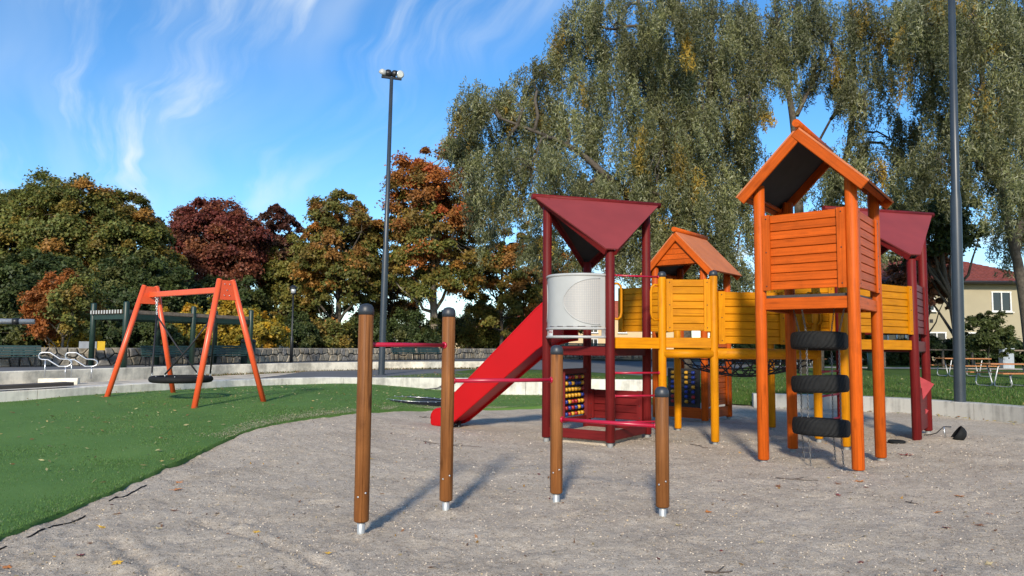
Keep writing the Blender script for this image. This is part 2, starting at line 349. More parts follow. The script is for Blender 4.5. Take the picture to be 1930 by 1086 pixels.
def m_ground(name, cols, scale, fine, bump, rough=.95, bd=.01, speck=None, patch=.0):
    m, t, b = new_mat(name); L = t.links.new
    g = N(t, 'ShaderNodeNewGeometry')
    n = N(t, 'ShaderNodeTexNoise'); n.inputs['Scale'].default_value = fine; n.inputs['Detail'].default_value = 6; n.inputs['Roughness'].default_value = .75; L(g.outputs['Position'], n.inputs['Vector'])
    n2 = N(t, 'ShaderNodeTexNoise'); n2.inputs['Scale'].default_value = scale; n2.inputs['Detail'].default_value = 5; L(g.outputs['Position'], n2.inputs['Vector'])
    ma = N(t, 'ShaderNodeMath', operation='MULTIPLY_ADD'); ma.inputs[1].default_value = patch; L(n2.outputs[0], ma.inputs[0]); L(n.outputs[0], ma.inputs[2])
    sb = N(t, 'ShaderNodeMath', operation='SUBTRACT'); sb.inputs[1].default_value = patch * .5; L(ma.outputs[0], sb.inputs[0])
    r = ramp(t, cols); L(sb.outputs[0], r.inputs[0]); out = r.outputs[0]
    if speck:
        vo = N(t, 'ShaderNodeTexVoronoi'); vo.inputs['Scale'].default_value = speck[1]; L(g.outputs['Position'], vo.inputs['Vector'])
        sp = N(t, 'ShaderNodeSeparateColor'); L(vo.outputs['Color'], sp.inputs[0])
        mr = N(t, 'ShaderNodeMapRange'); mr.inputs[1].default_value = speck[2]; mr.inputs[2].default_value = min(1, speck[2] + .04); L(sp.outputs[0], mr.inputs[0])
        mx = N(t, 'ShaderNodeMix', data_type='RGBA'); L(mr.outputs[0], mx.inputs['Factor']); L(out, mx.inputs['A']); mx.inputs['B'].default_value = (*speck[0], 1); out = mx.outputs['Result']
    L(out, b.inputs['Base Color']); b.inputs['Roughness'].default_value = rough; b.inputs['Specular IOR Level'].default_value = .2
    bp = N(t, 'ShaderNodeBump'); bp.inputs['Strength'].default_value = bump; bp.inputs['Distance'].default_value = bd; L(n.outputs[0], bp.inputs['Height']); L(bp.outputs[0], b.inputs['Normal'])
    return m
def m_gravel():
    m, t, b = new_mat('gravel'); L = t.links.new; g = N(t, 'ShaderNodeNewGeometry')
    def nz(scale, det, rgh): n = N(t, 'ShaderNodeTexNoise'); n.inputs['Scale'].default_value = scale; n.inputs['Detail'].default_value = det; n.inputs['Roughness'].default_value = rgh; L(g.outputs['Position'], n.inputs['Vector']); return n
    nf_, nm, nl = nz(95, 4, .8), nz(13, 5, .7), nz(1.1, 4, .6)
    def mad(a, k, c): q = N(t, 'ShaderNodeMath', operation='MULTIPLY_ADD'); q.inputs[1].default_value = k; L(a, q.inputs[0]); (setattr(q.inputs[2], 'default_value', c) if isinstance(c, float) else L(c, q.inputs[2])); return q.outputs[0]
    f = mad(nf_.outputs[0], 1.0, mad(nm.outputs[0], .55, mad(nl.outputs[0], .40, -.475)))
    r = ramp(t, [(.22, (.215, .170, .126)), (.42, (.430, .358, .275)), (.55, (.525, .445, .350)), (.78, (.72, .63, .51))]); L(f, r.inputs[0]); out = r.outputs[0]
    vo = N(t, 'ShaderNodeTexVoronoi'); vo.inputs['Scale'].default_value = 190; L(g.outputs['Position'], vo.inputs['Vector']); sp = N(t, 'ShaderNodeSeparateColor'); L(vo.outputs['Color'], sp.inputs[0])
    for ch, th, c in ((0, .965, (.62, .56, .48)), (1, .955, (.085, .07, .06))):
        mr = N(t, 'ShaderNodeMapRange'); mr.inputs[1].default_value = th; mr.inputs[2].default_value = th + .02; L(sp.outputs[ch], mr.inputs[0])
        mx = N(t, 'ShaderNodeMix', data_type='RGBA'); L(mr.outputs[0], mx.inputs['Factor']); L(out, mx.inputs['A']); mx.inputs['B'].default_value = (*c, 1); out = mx.outputs['Result']
    L(out, b.inputs['Base Color']); b.inputs['Roughness'].default_value = .95; b.inputs['Specular IOR Level'].default_value = .15
    b1 = N(t, 'ShaderNodeBump'); b1.inputs['Strength'].default_value = .8; b1.inputs['Distance'].default_value = .035; L(nm.outputs[0], b1.inputs['Height'])
    b2 = N(t, 'ShaderNodeBump'); b2.inputs['Strength'].default_value = .9; b2.inputs['Distance'].default_value = .010; L(nf_.outputs[0], b2.inputs['Height']); L(b1.outputs[0], b2.inputs['Normal']); L(b2.outputs[0], b.inputs['Normal'])
m_gravel()
m_ground('turf', [(.30, (.052, .118, .024)), (.5, (.084, .168, .036)), (.7, (.125, .22, .054))], .9, 160, .4, rough=.8, patch=.35)
m_ground('lawn', [(.30, (.030, .060, .008)), (.5, (.055, .105, .014)), (.7, (.100, .150, .028))], .9, 30, .9, bd=.03, patch=.5)
m_ground('asphalt', [(.3, (.095, .098, .105)), (.7, (.155, .158, .165))], .5, 60, .4, patch=.4)
m_ground('soil', [(.3, (.025, .028, .014)), (.7, (.075, .065, .032))], .4, 12, .8, bd=.05, patch=.4)
m_ground('stone_grey', [(.3, (.115, .105, .095)), (.5, (.23, .21, .19)), (.72, (.36, .33, .29))], 2.2, 14, .8, bd=.02, patch=.9)
for i_, c_ in enumerate([(.25, .225, .185), (.19, .18, .17), (.31, .27, .21)]): m_ground('stone%d' % (i_ + 1), [(.3, sc(c_, .5)), (.5, c_), (.72, sc(c_, 1.5))], 2.2, 9, .8, bd=.02, patch=.8)
m_ground('mortar', [(.3, (.24, .22, .19)), (.7, (.36, .335, .29))], 2, 30, .5)

def m_leaf(name, trans=.3, rough=.55):
    m, t, b = new_mat(name); L = t.links.new
    at = N(t, 'ShaderNodeAttribute', attribute_name='leaf_col'); L(at.outputs['Color'], b.inputs['Base Color']); b.inputs['Roughness'].default_value = rough; b.inputs['Specular IOR Level'].default_value = .35
    tr = N(t, 'ShaderNodeBsdfTranslucent'); L(at.outputs['Color'], tr.inputs['Color']); mx = N(t, 'ShaderNodeMixShader'); mx.inputs[0].default_value = trans
    L(b.outputs[0], mx.inputs[1]); L(tr.outputs[0], mx.inputs[2]); L(mx.outputs[0], t.nodes['Material Output'].inputs['Surface'])
    return m
m_leaf('leaf', .38); m_leaf('blade', .2); m_leaf('chip', 0., .9)
M_ = MATS

def leaf_object(name, c, d, s, L, Wd, cols, mat, parent, o, fold=0., tri=False):
    """many small leaf faces: centre c, length direction d, width direction s"""
    n = len(c); L = np.asarray(L).reshape(-1, 1) * .5; Wd = np.asarray(Wd).reshape(-1, 1) * .5
    o = np.array(o, float)
    if tri: V = np.stack([c - d * L - s * Wd, c - d * L + s * Wd, c + d * L], 1); k = 3
    else: V = np.stack([c - d * L, c + s * Wd - d * L * .1, c + d * L, c - s * Wd - d * L * .1], 1); k = 4
    V = (V - o).astype(np.float32)
    me = bpy.data.meshes.new(name); me.vertices.add(n * k); me.vertices.foreach_set('co', V.ravel())
    me.loops.add(n * k); me.loops.foreach_set('vertex_index', np.arange(n * k, dtype=np.int32))
    me.polygons.add(n); me.polygons.foreach_set('loop_start', np.arange(0, n * k, k, dtype=np.int32)); me.polygons.foreach_set('loop_total', np.full(n, k, np.int32))
    a = me.attributes.new('leaf_col', 'FLOAT_COLOR', 'FACE'); a.data.foreach_set('color', np.c_[cols, np.ones(n)].astype(np.float32).ravel())
    me.update(); me.materials.append(mat)
    ob = bpy.data.objects.new(name, me); return put(ob, parent, Matrix.Translation(o))
def unit(v): return v / np.maximum(np.linalg.norm(v, axis=-1, keepdims=True), 1e-9)
def perp(d, r):
    return unit(np.cross(d, r.normal(size=d.shape)))

# ------------------------------------------------------------------ the setting: ground sheets, kerbs, walls
def sheet(name, A, mat, kind='structure'):
    o = MB().grid(A).build(name, mat, fix=False); o['kind'] = kind; return o
def T_ground(x, y):
    s = np.where(x < 1, y - (41.8 + 1.52 * x), y - 44 - (x - 1) * .1)
    return -.15 + .88 * ss(-2.5, .5, s)
gx = np.r_[np.linspace(-400, -40, 14), np.linspace(-36, 60, 97), np.linspace(70, 400, 12)]
gy = np.r_[np.linspace(-80, -4, 8), np.linspace(0, 70, 71), np.linspace(80, 600, 14)]
X, Y = np.meshgrid(gx, gy)
sheet('ground', np.dstack([X, Y, T_ground(X, Y)]), M_['soil'])

# gravel: fine grid, trodden and dimpled, with two dragged furrows in the left foreground
ys = 2.0 * 1.0105 ** np.arange(262); ts = np.linspace(-1, 1, 430)
Y = ys[:, None] * np.ones_like(ts)[None]; X = ts[None] * (Y * .95 + 2.2)
furrows = [[(-3.05, 5.75), (-2.55, 5.2), (-2.1, 4.75), (-1.75, 4.3)], [(-2.55, 6.3), (-1.75, 5.6), (-1.2, 5.1), (-.95, 4.6)], [(-2.35, 4.95), (-2.0, 4.6), (-1.75, 4.1)]]
_rd = random.Random(21); DIMPLES = []
for _ in range(170):
    yy0 = 3.6 * 3.4 ** _rd.random(); an0 = _rd.uniform(0, 3.14); DIMPLES.append((_rd.uniform(-.66, .70) * yy0, yy0, math.cos(an0), math.sin(an0), _rd.uniform(.008, .02)))
DIMPLES = [d_ for d_ in DIMPLES if d_[0] > -3.6]
MOUNDS = [(-1.3, 13.9, -.06, .5), (-1.18, 5.98, .012, .16), (-.58, 6.8, .012, .16), (.44, 7.18, .010, .16), (1.34, 6.61, .012, .16), (1.4, 11.0, -.03, .5), (4.13, 9.93, -.05, .55), (6.9, 12.3, .06, .45), (7.3, 12.1, .03, .35), (3.3, 9.76, .02, .18), (4.18, 9.0, .02, .18), (4.97, 10.04, .02, .18)]
def gravel_h(X, Y):
    z = H(X, Y)
    near = ss(30, 5, Y)
    z = z + (.034 * (vnoise(X * 1.1 + 5, Y * 1.1) - .5) + .026 * (vnoise(X * 4.1, Y * 4.1 + 9) - .5) + .022 * (vnoise(X * 9.7 + 3, Y * 9.7) - .5) * near + .012 * (vnoise(X * 23., Y * 23. + 2) - .5) * near)
    for (a_, b_, c_, s_, q_) in DIMPLES:
        u_ = (X - a_) * c_ + (Y - b_) * s_; v_ = -(X - a_) * s_ + (Y - b_) * c_; e_ = (u_ / .13) ** 2 + (v_ / .055) ** 2
        z = z - q_ * np.exp(-e_) + q_ * .45 * np.exp(-((np.sqrt(e_) - 1.7) / .5) ** 2)
    for (a_, b_, q_, w_) in MOUNDS: z = z + q_ * np.exp(-((X - a_) ** 2 + (Y - b_) ** 2) / (w_ * w_))
    for f in furrows:
        p = polyline(f, 40); d = np.full(X.shape, 9.)
        for a in p: d = np.minimum(d, np.hypot(X - a[0], Y - a[1]))
        z = z - .022 * np.exp(-(d / .05) ** 2) + .012 * np.exp(-((d - .11) / .06) ** 2)
    return z
sheet('gravel_ground', np.dstack([X, Y, gravel_h(X, Y)]), M_['gravel'])

turf_edge = smooth_line([(-3.6, 1.5), (-3.78, 4.0), (-3.84, 5.69), (-3.87, 6.76), (-3.92, 8.02), (-3.93, 9.03), (-3.93, 10.15), (-3.9, 11.26), (-3.52, 12.43), (-2.81, 13.93), (-2.02, 15.48), (-.78, 17.1), (.81, 18.1), (2.4, 18.6), (4.4, 19.6), (5.2, 20.2)], 160, 3)
kerb_line = smooth_line([(-13.5, 4.), (-11.6, 9.), (-10.3, 12.), (-9.41, 13.71), (-8.9, 14.5), (-8.47, 15.4), (-7.64, 16.9), (-6.79, 18.3), (-5.6, 19.5), (-4.4, 20.4), (-3.2, 21.2), (-1.9, 21.85), (-.5, 22.25), (1, 22.3), (2.6, 22.), (4.2, 21.4)], 160, 4)
te = np.c_[turf_edge]; te = te + np.stack([.03 * (vnoise(np.arange(160) * .8, np.zeros(160)) - .5)] * 2, 1)
tt = np.linspace(0, 1, 46)[:, None, None] ** 1.3
A = te[None] * (1 - tt) + kerb_line[None] * tt
zt = H(A[..., 0], A[..., 1]) + .040 + .02 * (vnoise(A[..., 0] * 1.5, A[..., 1] * 1.5) - .5)
sk = np.r_[np.c_[te + [.012, 0], H(te[:, 0], te[:, 1]) - .03][None], np.dstack([A, zt])]
sheet('artificial_turf', sk, M_['turf'])
# worn black rubber edging showing along the turf, in short broken lengths
RE = thing('rubber_edging', (-3.7, 7, 0), 'black rubber edging strips half buried in gravel beside the turf', 'edging')
for a, b in ((5.2, 5.5), (5.75, 6.0), (6.05, 6.55), (7.0, 7.75)):
    yy_ = np.linspace(a, b, 14); q = np.stack([np.interp(yy_, turf_edge[:110, 1], turf_edge[:110, 0]) + .16 + .012 * np.sin(yy_ * 7), yy_], 1); gz = gravel_h(q[:, 0], q[:, 1]); mb = MB()
    for i in range(len(q) - 1): mb.bar((*q[i], gz[i] + .001), (*q[i + 1], gz[i + 1] + .001), .012, .016)
    mb.build('edging_strip', M_['rubber'], RE)

def ribbon(p, off0, off1, z0, z1):
    """closed section swept along p: from z0 up to z1, between two side offsets"""
    a, b = offset_line(p, off0), offset_line(p, off1); n = len(p)
    z0 = np.broadcast_to(z0, n); z1 = np.broadcast_to(z1, n); c = .015 * np.sign(off1 - off0)
    a2, b2 = offset_line(p, off0 + c), offset_line(p, off1 - c)
    return np.stack([np.c_[a, z0], np.c_[a, z1 - .015], np.c_[a2, z1], np.c_[b2, z1], np.c_[b, z1 - .015], np.c_[b, z0]], 0)
def swept(name, p, o0, o1, z0, z1, mat, parent):
    R = ribbon(p, o0, o1, z0, z1); mb = MB(); mb.grid(R, False); n = R.shape[1]
    mb.add(R[:, 0], [tuple(range(6))]); mb.add(R[:, -1], [tuple(range(6))[::-1]])
    return mb.build(name, mat, parent)
def kerb(name, line, ztop, zbot, width, nseg, label, mk='concrete'):
    K = thing(name, (line[len(line) // 2][0], line[len(line) // 2][1], float(np.mean(zbot))), label, 'kerb')
    n = len(line); ed = np.linspace(0, n - 1, nseg + 1).astype(int)
    for i in range(nseg):
        seg = line[ed[i]:ed[i + 1] + 1].copy(); t0 = unit(seg[1] - seg[0]) * .005; t1 = unit(seg[-1] - seg[-2]) * .005
        seg[0] += t0; seg[-1] -= t1
        swept('kerb_block', seg, 0, width, zbot[ed[i]:ed[i + 1] + 1], ztop[ed[i]:ed[i + 1] + 1] + random.uniform(-.004, .004), M_[mk], K)
    return K
kz = H(kerb_line[:, 0], kerb_line[:, 1])
kt = np.interp(kerb_line[:, 1], [13, 16, 20, 22.3], [.57, .61, .61, .52])
kerb('concrete_kerb', kerb_line, kt, kz - .15, .34, 15, 'long curved pale concrete kerb around the green turf')
kerb_r = smooth_line([(6.14, 18.84), (7.3, 18.6), (8.3, 18.15), (9.15, 17.5), (9.85, 16.6), (10.35, 15.6), (10.62, 14.6), (10.75, 13.), (10.7, 10.)], 60, 3)
kerb('concrete_kerb', kerb_r, np.full(60, .345), np.full(60, -.15), .36, 9, 'low grey concrete kerb between the gravel and the picnic lawn', 'concrete_grey')

# lawn to the middle and right, falling to the gravel in the gap between the kerbs
gap = [(4.4, 21.35), (5.0, 20.6), (5.7, 19.6), (6.3, 19.2)]
front = np.r_[offset_line(kerb_line, .33)[112:159:2], polyline(gap, 8), offset_line(kerb_r, .35)[1:]]
nf = len(front); back = np.stack([np.linspace(-4.5, 62, nf) , np.linspace(31.5, 31.5, nf)], 1)
back = np.stack([np.interp(np.arange(nf), [0, 24, 32, nf - 1], [-1.5, 5.0, 9.5, 60]), np.interp(np.arange(nf), [0, 24, 32, nf - 1], [29.3, 29.8, 46, 46])], 1)
def L_lawn(x, y): return .31 + .2 * ss(6, 1, x) + .30 * ss(24, 44, y)
tt = np.linspace(0, 1, 60)[:, None, None] ** 1.5
A = front[None] * (1 - tt) + back[None] * tt
gw = np.interp(np.arange(nf), [20, 24, 31, 33], [0, 1, 1, 0])[None] * (1 - ss(.0, .06, tt[..., 0]))
zl = (L_lawn(A[..., 0], A[..., 1]) + .03 * (vnoise(A[..., 0] * .8, A[..., 1] * .8) - .5)) * (1 - gw) + .03 * gw
LAWN = np.dstack([A, zl]); sheet('lawn', LAWN, M_['lawn'])
# asphalt walk across the middle distance and the narrow path over the lawn
xs = np.linspace(-2.5, 16, 40); A = np.stack([np.stack([xs * k0 + k1, np.full(40, y), L_lawn(xs * k0 + k1, y) + .012 + ss(34, 44, y) * .03], 1) for y, k0, k1 in [(29.2, .42, 0), (33, .62, -.3), (38, .8, -.6), (46.5, 1, 0)]], 0)
sheet('asphalt_walk', A, M_['asphalt'])
xs = np.linspace(13, 46, 40); sheet('lawn_path', np.stack([np.stack([xs, np.full(40, y) + .6 * np.sin(xs * .12), L_lawn(xs, y) + .03], 1) for y in (36.4, 37.0, 37.8)], 0), M_['paving'])

# paved strip behind the kerb and the raised terrace behind it
terr = smooth_line([(-16., 7.), (-12.6, 13.), (-11.31, 16.45), (-10.65, 18.3), (-9.85, 20.7), (-8.9, 23.5), (-7.5, 26.2), (-5.1, 29.1), (-.76, 31.65), (.6, 32.2)], 120, 4)
kb = offset_line(kerb_line, .32)
kbl = polyline(kb[:92], 74); trl = polyline(terr[:82], 74)
tt = np.linspace(0, 1, 10)[:, None, None]
A = kbl[None] * (1 - tt) + trl[None] * tt
sheet('paved_path', np.dstack([A, .575 - .07 * tt[..., 0] * np.ones(74)]), M_['paving'])
kbl = polyline(kb[91:150], 60); trl = polyline(terr[81:], 60); A = kbl[None] * (1 - tt) + trl[None] * tt
zz = np.interp(A[..., 0], [-3, 2], [.55, .49]); sheet('asphalt_path', np.dstack([A, zz - .02 * tt[..., 0]]), M_['asphalt'])
TW = thing('terrace_wall', (-8.9, 23.5, .5), 'low cream rendered terrace wall behind the turf kerb', 'wall')
ed = np.linspace(0, 119, 13).astype(int)
for i in range(12):
    s_ = terr[ed[i]:ed[i + 1] + 1].copy(); s_[-1] -= unit(s_[-1] - s_[-2]) * .008
    swept('wall_section', s_, 0, .22, .40, np.full(len(s_), .83), M_['concrete_cream'], TW)
wall_line = smooth_line([(-19, 16.0), (-15.6, 18.9), (-13.98, 20.4), (-13.03, 21.2), (-12., 22.3), (-11.15, 23.6), (-10.17, 25.4), (-8.46, 29.1), (-7.14, 31.2), (-4.4, 35.6), (-1.9, 39.9), (1.2, 43.4), (5, 45.4), (9.5, 46.6)], 400, 6)
a = polyline(offset_line(terr, .2), 90); b_ = polyline(wall_line[:330], 90); A = a[None] * (1 - tt) + b_[None] * tt
sheet('terrace_asphalt', np.dstack([A, np.full(A.shape[:2], .805)]), M_['asphalt'])

# dry stone wall: mortar core with every stone its own piece
SW = thing('stone_wall', (-8.46, 29.1, .8), 'long low grey stone retaining wall in front of the trees', 'wall')
swept('core', wall_line, .06, .5, .6, 1.33, M_['mortar'], SW)
wl = wall_line; dl = np.r_[0, np.cumsum(np.linalg.norm(np.diff(wl, axis=0), axis=1))]
def wall_at(s):
    p = np.array([np.interp(s, dl, wl[:, 0]), np.interp(s, dl, wl[:, 1])]); q = np.array([np.interp(s + .1, dl, wl[:, 0]), np.interp(s + .1, dl, wl[:, 1])])
    return p, math.atan2(q[1] - p[1], q[0] - p[0])
s0 = float(np.interp(-15.3, wl[:, 0], dl)); s1 = float(np.interp(8.8, wl[:, 0], dl)); 
rs = random.Random(3); S_ = []; sp_ = (s1 - s0) / 150.
for i in range(-2, 152):
    for row in range(2): S_.append((s0 + (i + .5 * row + rs.uniform(-.32, .32)) * sp_, .80 + (.14 + .28 * row + rs.uniform(-.09, .09))))
S_ = np.array(S_)
def cell(i):
    p = S_[i]; poly = [(p[0] - .6, .79), (p[0] + .6, .79), (p[0] + .6, 1.35), (p[0] - .6, 1.35)]
    for j in np.where(np.abs(S_[:, 0] - p[0]) < .95)[0]:
        if j == i: continue
        m_ = (S_[j] + p) / 2; n_ = S_[j] - p; out_ = []
        for k in range(len(poly)):
            A_, B_2 = poly[k], poly[(k + 1) % len(poly)]; da = (A_[0] - m_[0]) * n_[0] + (A_[1] - m_[1]) * n_[1]; db = (B_2[0] - m_[0]) * n_[0] + (B_2[1] - m_[1]) * n_[1]
            if da <= 0: out_.append(A_)
            if da * db < 0: t_ = da / (da - db); out_.append((A_[0] + (B_2[0] - A_[0]) * t_, A_[1] + (B_2[1] - A_[1]) * t_))
        poly = out_
        if len(poly) < 3: return None
    return poly
nst = 0
for i in range(len(S_)):
    if nst >= 298 or not (s0 < S_[i, 0] < s1): continue
    poly = cell(i)
    if poly is None: continue
    cx_, cz_ = np.mean(poly, axis=0); po, an = wall_at(cx_); e1 = Vector((math.cos(an), math.sin(an), 0)); e2 = Vector((math.sin(an), -math.cos(an), 0)); pr = rs.uniform(.0, .05)
    f3 = lambda q, k, dep: Vector((po[0], po[1], 0)) + e1 * ((q[0] - cx_) * k) + Vector((0, 0, cz_ + (q[1] - cz_) * k)) + e2 * dep
    n_ = len(poly); r0_ = [f3(q, .90, -.08) for q in poly]; r1_ = [f3(q, .90, -.01 + pr) for q in poly]; r2s = [f3(q, .72 + rs.uniform(-.05, .05), .035 + pr + rs.uniform(-.01, .012)) for q in poly]
    mb = MB(); mb.add(r0_ + r1_ + r2s, [(a_ * n_ + k, a_ * n_ + (k + 1) % n_, (a_ + 1) * n_ + (k + 1) % n_, (a_ + 1) * n_ + k) for a_ in range(2) for k in range(n_)] + [tuple(range(2 * n_, 3 * n_))])
    mb.build('stone', M_['stone' + str(rs.choice([1, 1, 2, 3]))], SW, o=tuple(f3((cx_, cz_), 1, 0))); nst += 1

# ------------------------------------------------------------------ play equipment
def post_mesh(r, h, groove=True):
    k = ('post', round(r, 3), round(h, 3), groove)
    if k not in _cache:
        an = [i * 360 / 26 for i in range(26)]
        if groove: an = [a for a in an if 8 < a < 352] + [-4.5, -1.8, 0, 1.8, 4.5]; an = sorted(an)
        ring = lambda rr: [(((rr - .015) if (groove and abs(a) < .1) else rr) * math.cos(rad(a)), ((rr - .015) if (groove and abs(a) < .1) else rr) * math.sin(rad(a))) for a in an]
        n = len(an); mb = MB(); vs_ = [(x, y, 0) for x, y in ring(r - .008)] + [(x, y, .012) for x, y in ring(r)] + [(x, y, h - .01) for x, y in ring(r)] + [(x, y, h) for x, y in ring(r - .008)]
        mb.add(vs_, [(i * n + j, i * n + (j + 1) % n, (i + 1) * n + (j + 1) % n, (i + 1) * n + j) for i in range(3) for j in range(n)], True)
        mb.f += [list(range(n))[::-1], list(range(3 * n, 4 * n))]; mb.sm += [False, False]; mb.mi += [0, 0]
        me = mb.mesh('post'); 
        if groove:      # keep the groove crisp
            for e in me.edges: pass
        _cache[k] = me
    return _cache[k]
def post(parent, x, y, z0, z1, r, mat, ga=-60, foot=True, cap=None, name='post', ground=0., foot_r=.62, fm='foot_dark'):
    p = obj(name, post_mesh(r, z1 - z0), mat, parent, Matrix.Translation((x, y, z0)) @ Matrix.Rotation(rad(ga), 4, 'Z'))
    if foot:
        MB().lathe([(r * foot_r, ground - .12), (r * foot_r, z0 + .03)], (x, y, 0), 14).build('steel_foot', M_[fm], p)
    if cap:
        rr = r * 1.04
        MB().lathe([(rr, z1 - .02), (rr * 1.02, z1 + .012), (rr * .95, z1 + .04), (rr * .7, z1 + .062), (rr * .3, z1 + .070), (.001, z1 + .072)], (x, y, 0), 22).build('cap', M_['cap'], p)
    return p
V3 = lambda p, z: Vector((p[0], p[1], z))
def lerp(a, b, t): return (a[0] + (b[0] - a[0]) * t, a[1] + (b[1] - a[1]) * t)
def shift(a, b, d):                 # a moved d towards b
    L = math.hypot(b[0] - a[0], b[1] - a[1]); return lerp(a, b, d / L)
def side(a, b, d):                  # both points moved d to the right of a->b
    L = math.hypot(b[0] - a[0], b[1] - a[1]); n = ((b[1] - a[1]) / L * d, -(b[0] - a[0]) / L * d)
    return (a[0] + n[0], a[1] + n[1]), (b[0] + n[0], b[1] + n[1])
def plank_panel(parent, a, b, z0, z1, n, key, off=.0, inset=.06, stile=.10, mid=False, proud=.03, name='panel'):
    """boards between two posts; the stiles stand proud towards the right-hand side of a->b"""
    a2, b2 = shift(a, b, inset), shift(b, a, inset); a2, b2 = side(a2, b2, off)
    L = math.hypot(b2[0] - a2[0], b2[1] - a2[1]); h = (z1 - z0) / n
    fa, fb = side(a2, b2, proud); mid_ = lerp(a2, b2, .5)
    o = bpy.data.objects.new(name, None); o.empty_display_size = .1; put(o, parent, Matrix.Translation(V3(mid_, z0)))
    for s_ in [stile / 2, L - stile / 2] + ([L / 2] if mid else []):
        c0_, c1_ = shift(fa, fb, s_ - stile / 2), shift(fa, fb, s_ + stile / 2)
        st = MB().bar(V3(c0_, (z0 + z1) / 2), V3(c1_, (z0 + z1) / 2), .028, z1 - z0 + .006).build('stile', M_[key + 'Z'], o)
        q0, q1 = side(c0_, c1_, .0145); nn_ = (V3(q0, 0) - V3(c0_, 0)).normalized().to_track_quat('Z', 'Y').to_matrix()
        bm_ = MB()
        for zz_b in (z0 + .05, (z0 + z1) / 2, z1 - .05): MB().lathe([(.010, -.003), (.009, .002), (.004, .005)], V3(lerp(q0, q1, .5), zz_b), 8, nn_).build('bolt', M_['black_metal'], o)
    k0, k1 = side(a2, b2, -.019); MB().bar(V3(k0, (z0 + z1) / 2), V3(k1, (z0 + z1) / 2), .008, z1 - z0 - .03).build('backing', M_[key + 'X'], o)
    for i in range(n):
        z = z0 + h * (i + .5)
        plank('plank', o, V3(a2, z), V3(b2, z), .026 + .0, h - .008, M_[key + 'X'])
    return o
def beam(parent, a, b, z0, z1, mat, w=.045, inset=.05, off=0., name='beam'):
    a2, b2 = shift(a, b, inset), shift(b, a, inset); a2, b2 = side(a2, b2, off)
    return plank(name, parent, V3(a2, (z0 + z1) / 2), V3(b2, (z0 + z1) / 2), w, z1 - z0, mat)
def rod(parent, a, b, r, mat, name='rung', flange=True, seg=12):
    mb = MB().tube([a, b], r, seg)
    if flange:
        d = (Vector(b) - Vector(a)).normalized()
        for p, s_ in ((Vector(a), 1), (Vector(b), -1)):
            q = d.to_track_quat('Z', 'Y').to_matrix(); mb.lathe([(r * 1.7, -.006), (r * 1.7, .005), (r * 1.15, .012)], p, 14, q if s_ > 0 else q @ Matrix.Rotation(math.pi, 3, 'X'))
    return mb.build(name, mat, parent)

# --- brown pull-up posts
PB = [(-1.18, 5.98), (-.58, 6.80), (.44, 7.18), (1.34, 6.61)]
PBH = [1.76, 1.78, 1.44, 1.08]
PU = thing('pull_up_bars', (0.1, 6.6, 0), 'stepped pull up bars with four brown wooden posts in the foreground gravel', 'pull up bars')
for (x, y), h, g in zip(PB, PBH, (-76, -60, -100, -58)):
    p = post(PU, x, y, .10, h, .060, M_['brownZ'], g, True, True, foot_r=.55, fm='galv')
    for dz in (.0,):
        for da in (-30, 28):
            an = math.atan2(-y, -x) + rad(da); c = Vector((x + math.cos(an) * .060, y + math.sin(an) * .060, .30 + (da > 0) * .03))
            q = Vector((math.cos(an), math.sin(an), 0)).to_track_quat('Z', 'Y').to_matrix(); MB().lathe([(.009, 0), (.009, .003), (.004, .006)], c, 10, q).build('bolt', M_['steel'], p)
for i, (za, zb) in enumerate([(1.50, 1.50), (1.175, 1.175), (.80, .80)]):
    a = shift(PB[i], PB[i + 1], .06); b = shift(PB[i + 1], PB[i], .058)
    rod(PU, V3(a, za), V3(b, zb), .0185, M_['crimson'], 'bar')

# --- maroon towers (roof: ridge pole between two corner posts, a plywood triangle falling to each of the other two)
def maroon_roof(T, L, F, R, B, zr=3.93, zf=2.98):
    d = (Vector((R[0] - L[0], R[1] - L[1], 0))).normalized()
    e0 = V3(L, zr) - d * .27; e1 = V3(R, zr) + d * .27
    MB().tube([e0, e1], .048, 14).build('ridge_pole', M_['maroonX'], T)
    for P in (F, B):
        q = V3(P, zf); n = Vector((P[0], P[1], 0)) - V3(lerp(L, R, .5), 0); n.normalize(); q += n * .12
        a, b = e0 + d * .05 + n * .03 - Vector((0, 0, .03)), e1 - d * .05 + n * .03 - Vector((0, 0, .03))
        poly = [a, b, q + d * .10, q - d * .10]
        nn = (b - a).cross(q - a).normalized(); nn = nn if nn.z > 0 else -nn
        mb = MB(); mb.prism(poly, nn * .022); pan = mb.build('roof_panel', M_['maroon_roof'], T)
        mb = MB()
        for s0_, s1_ in ((a + d * .12, q - d * .08), (b - d * .12, q + d * .08)):
            mb.bar(s0_ - nn * .05, s1_ - nn * .05, .045, .09, nn)
        mb.build('rafter', M_['maroonX'], pan)
        mb = MB(); mb.prism([a + d * .2 - nn * .004, b - d * .2 - nn * .004, q - nn * .004], -nn * .004); mb.build('shaded_underside', M_['under_roof_shade'], pan)  # thin dark sheet paints the shade under the panel

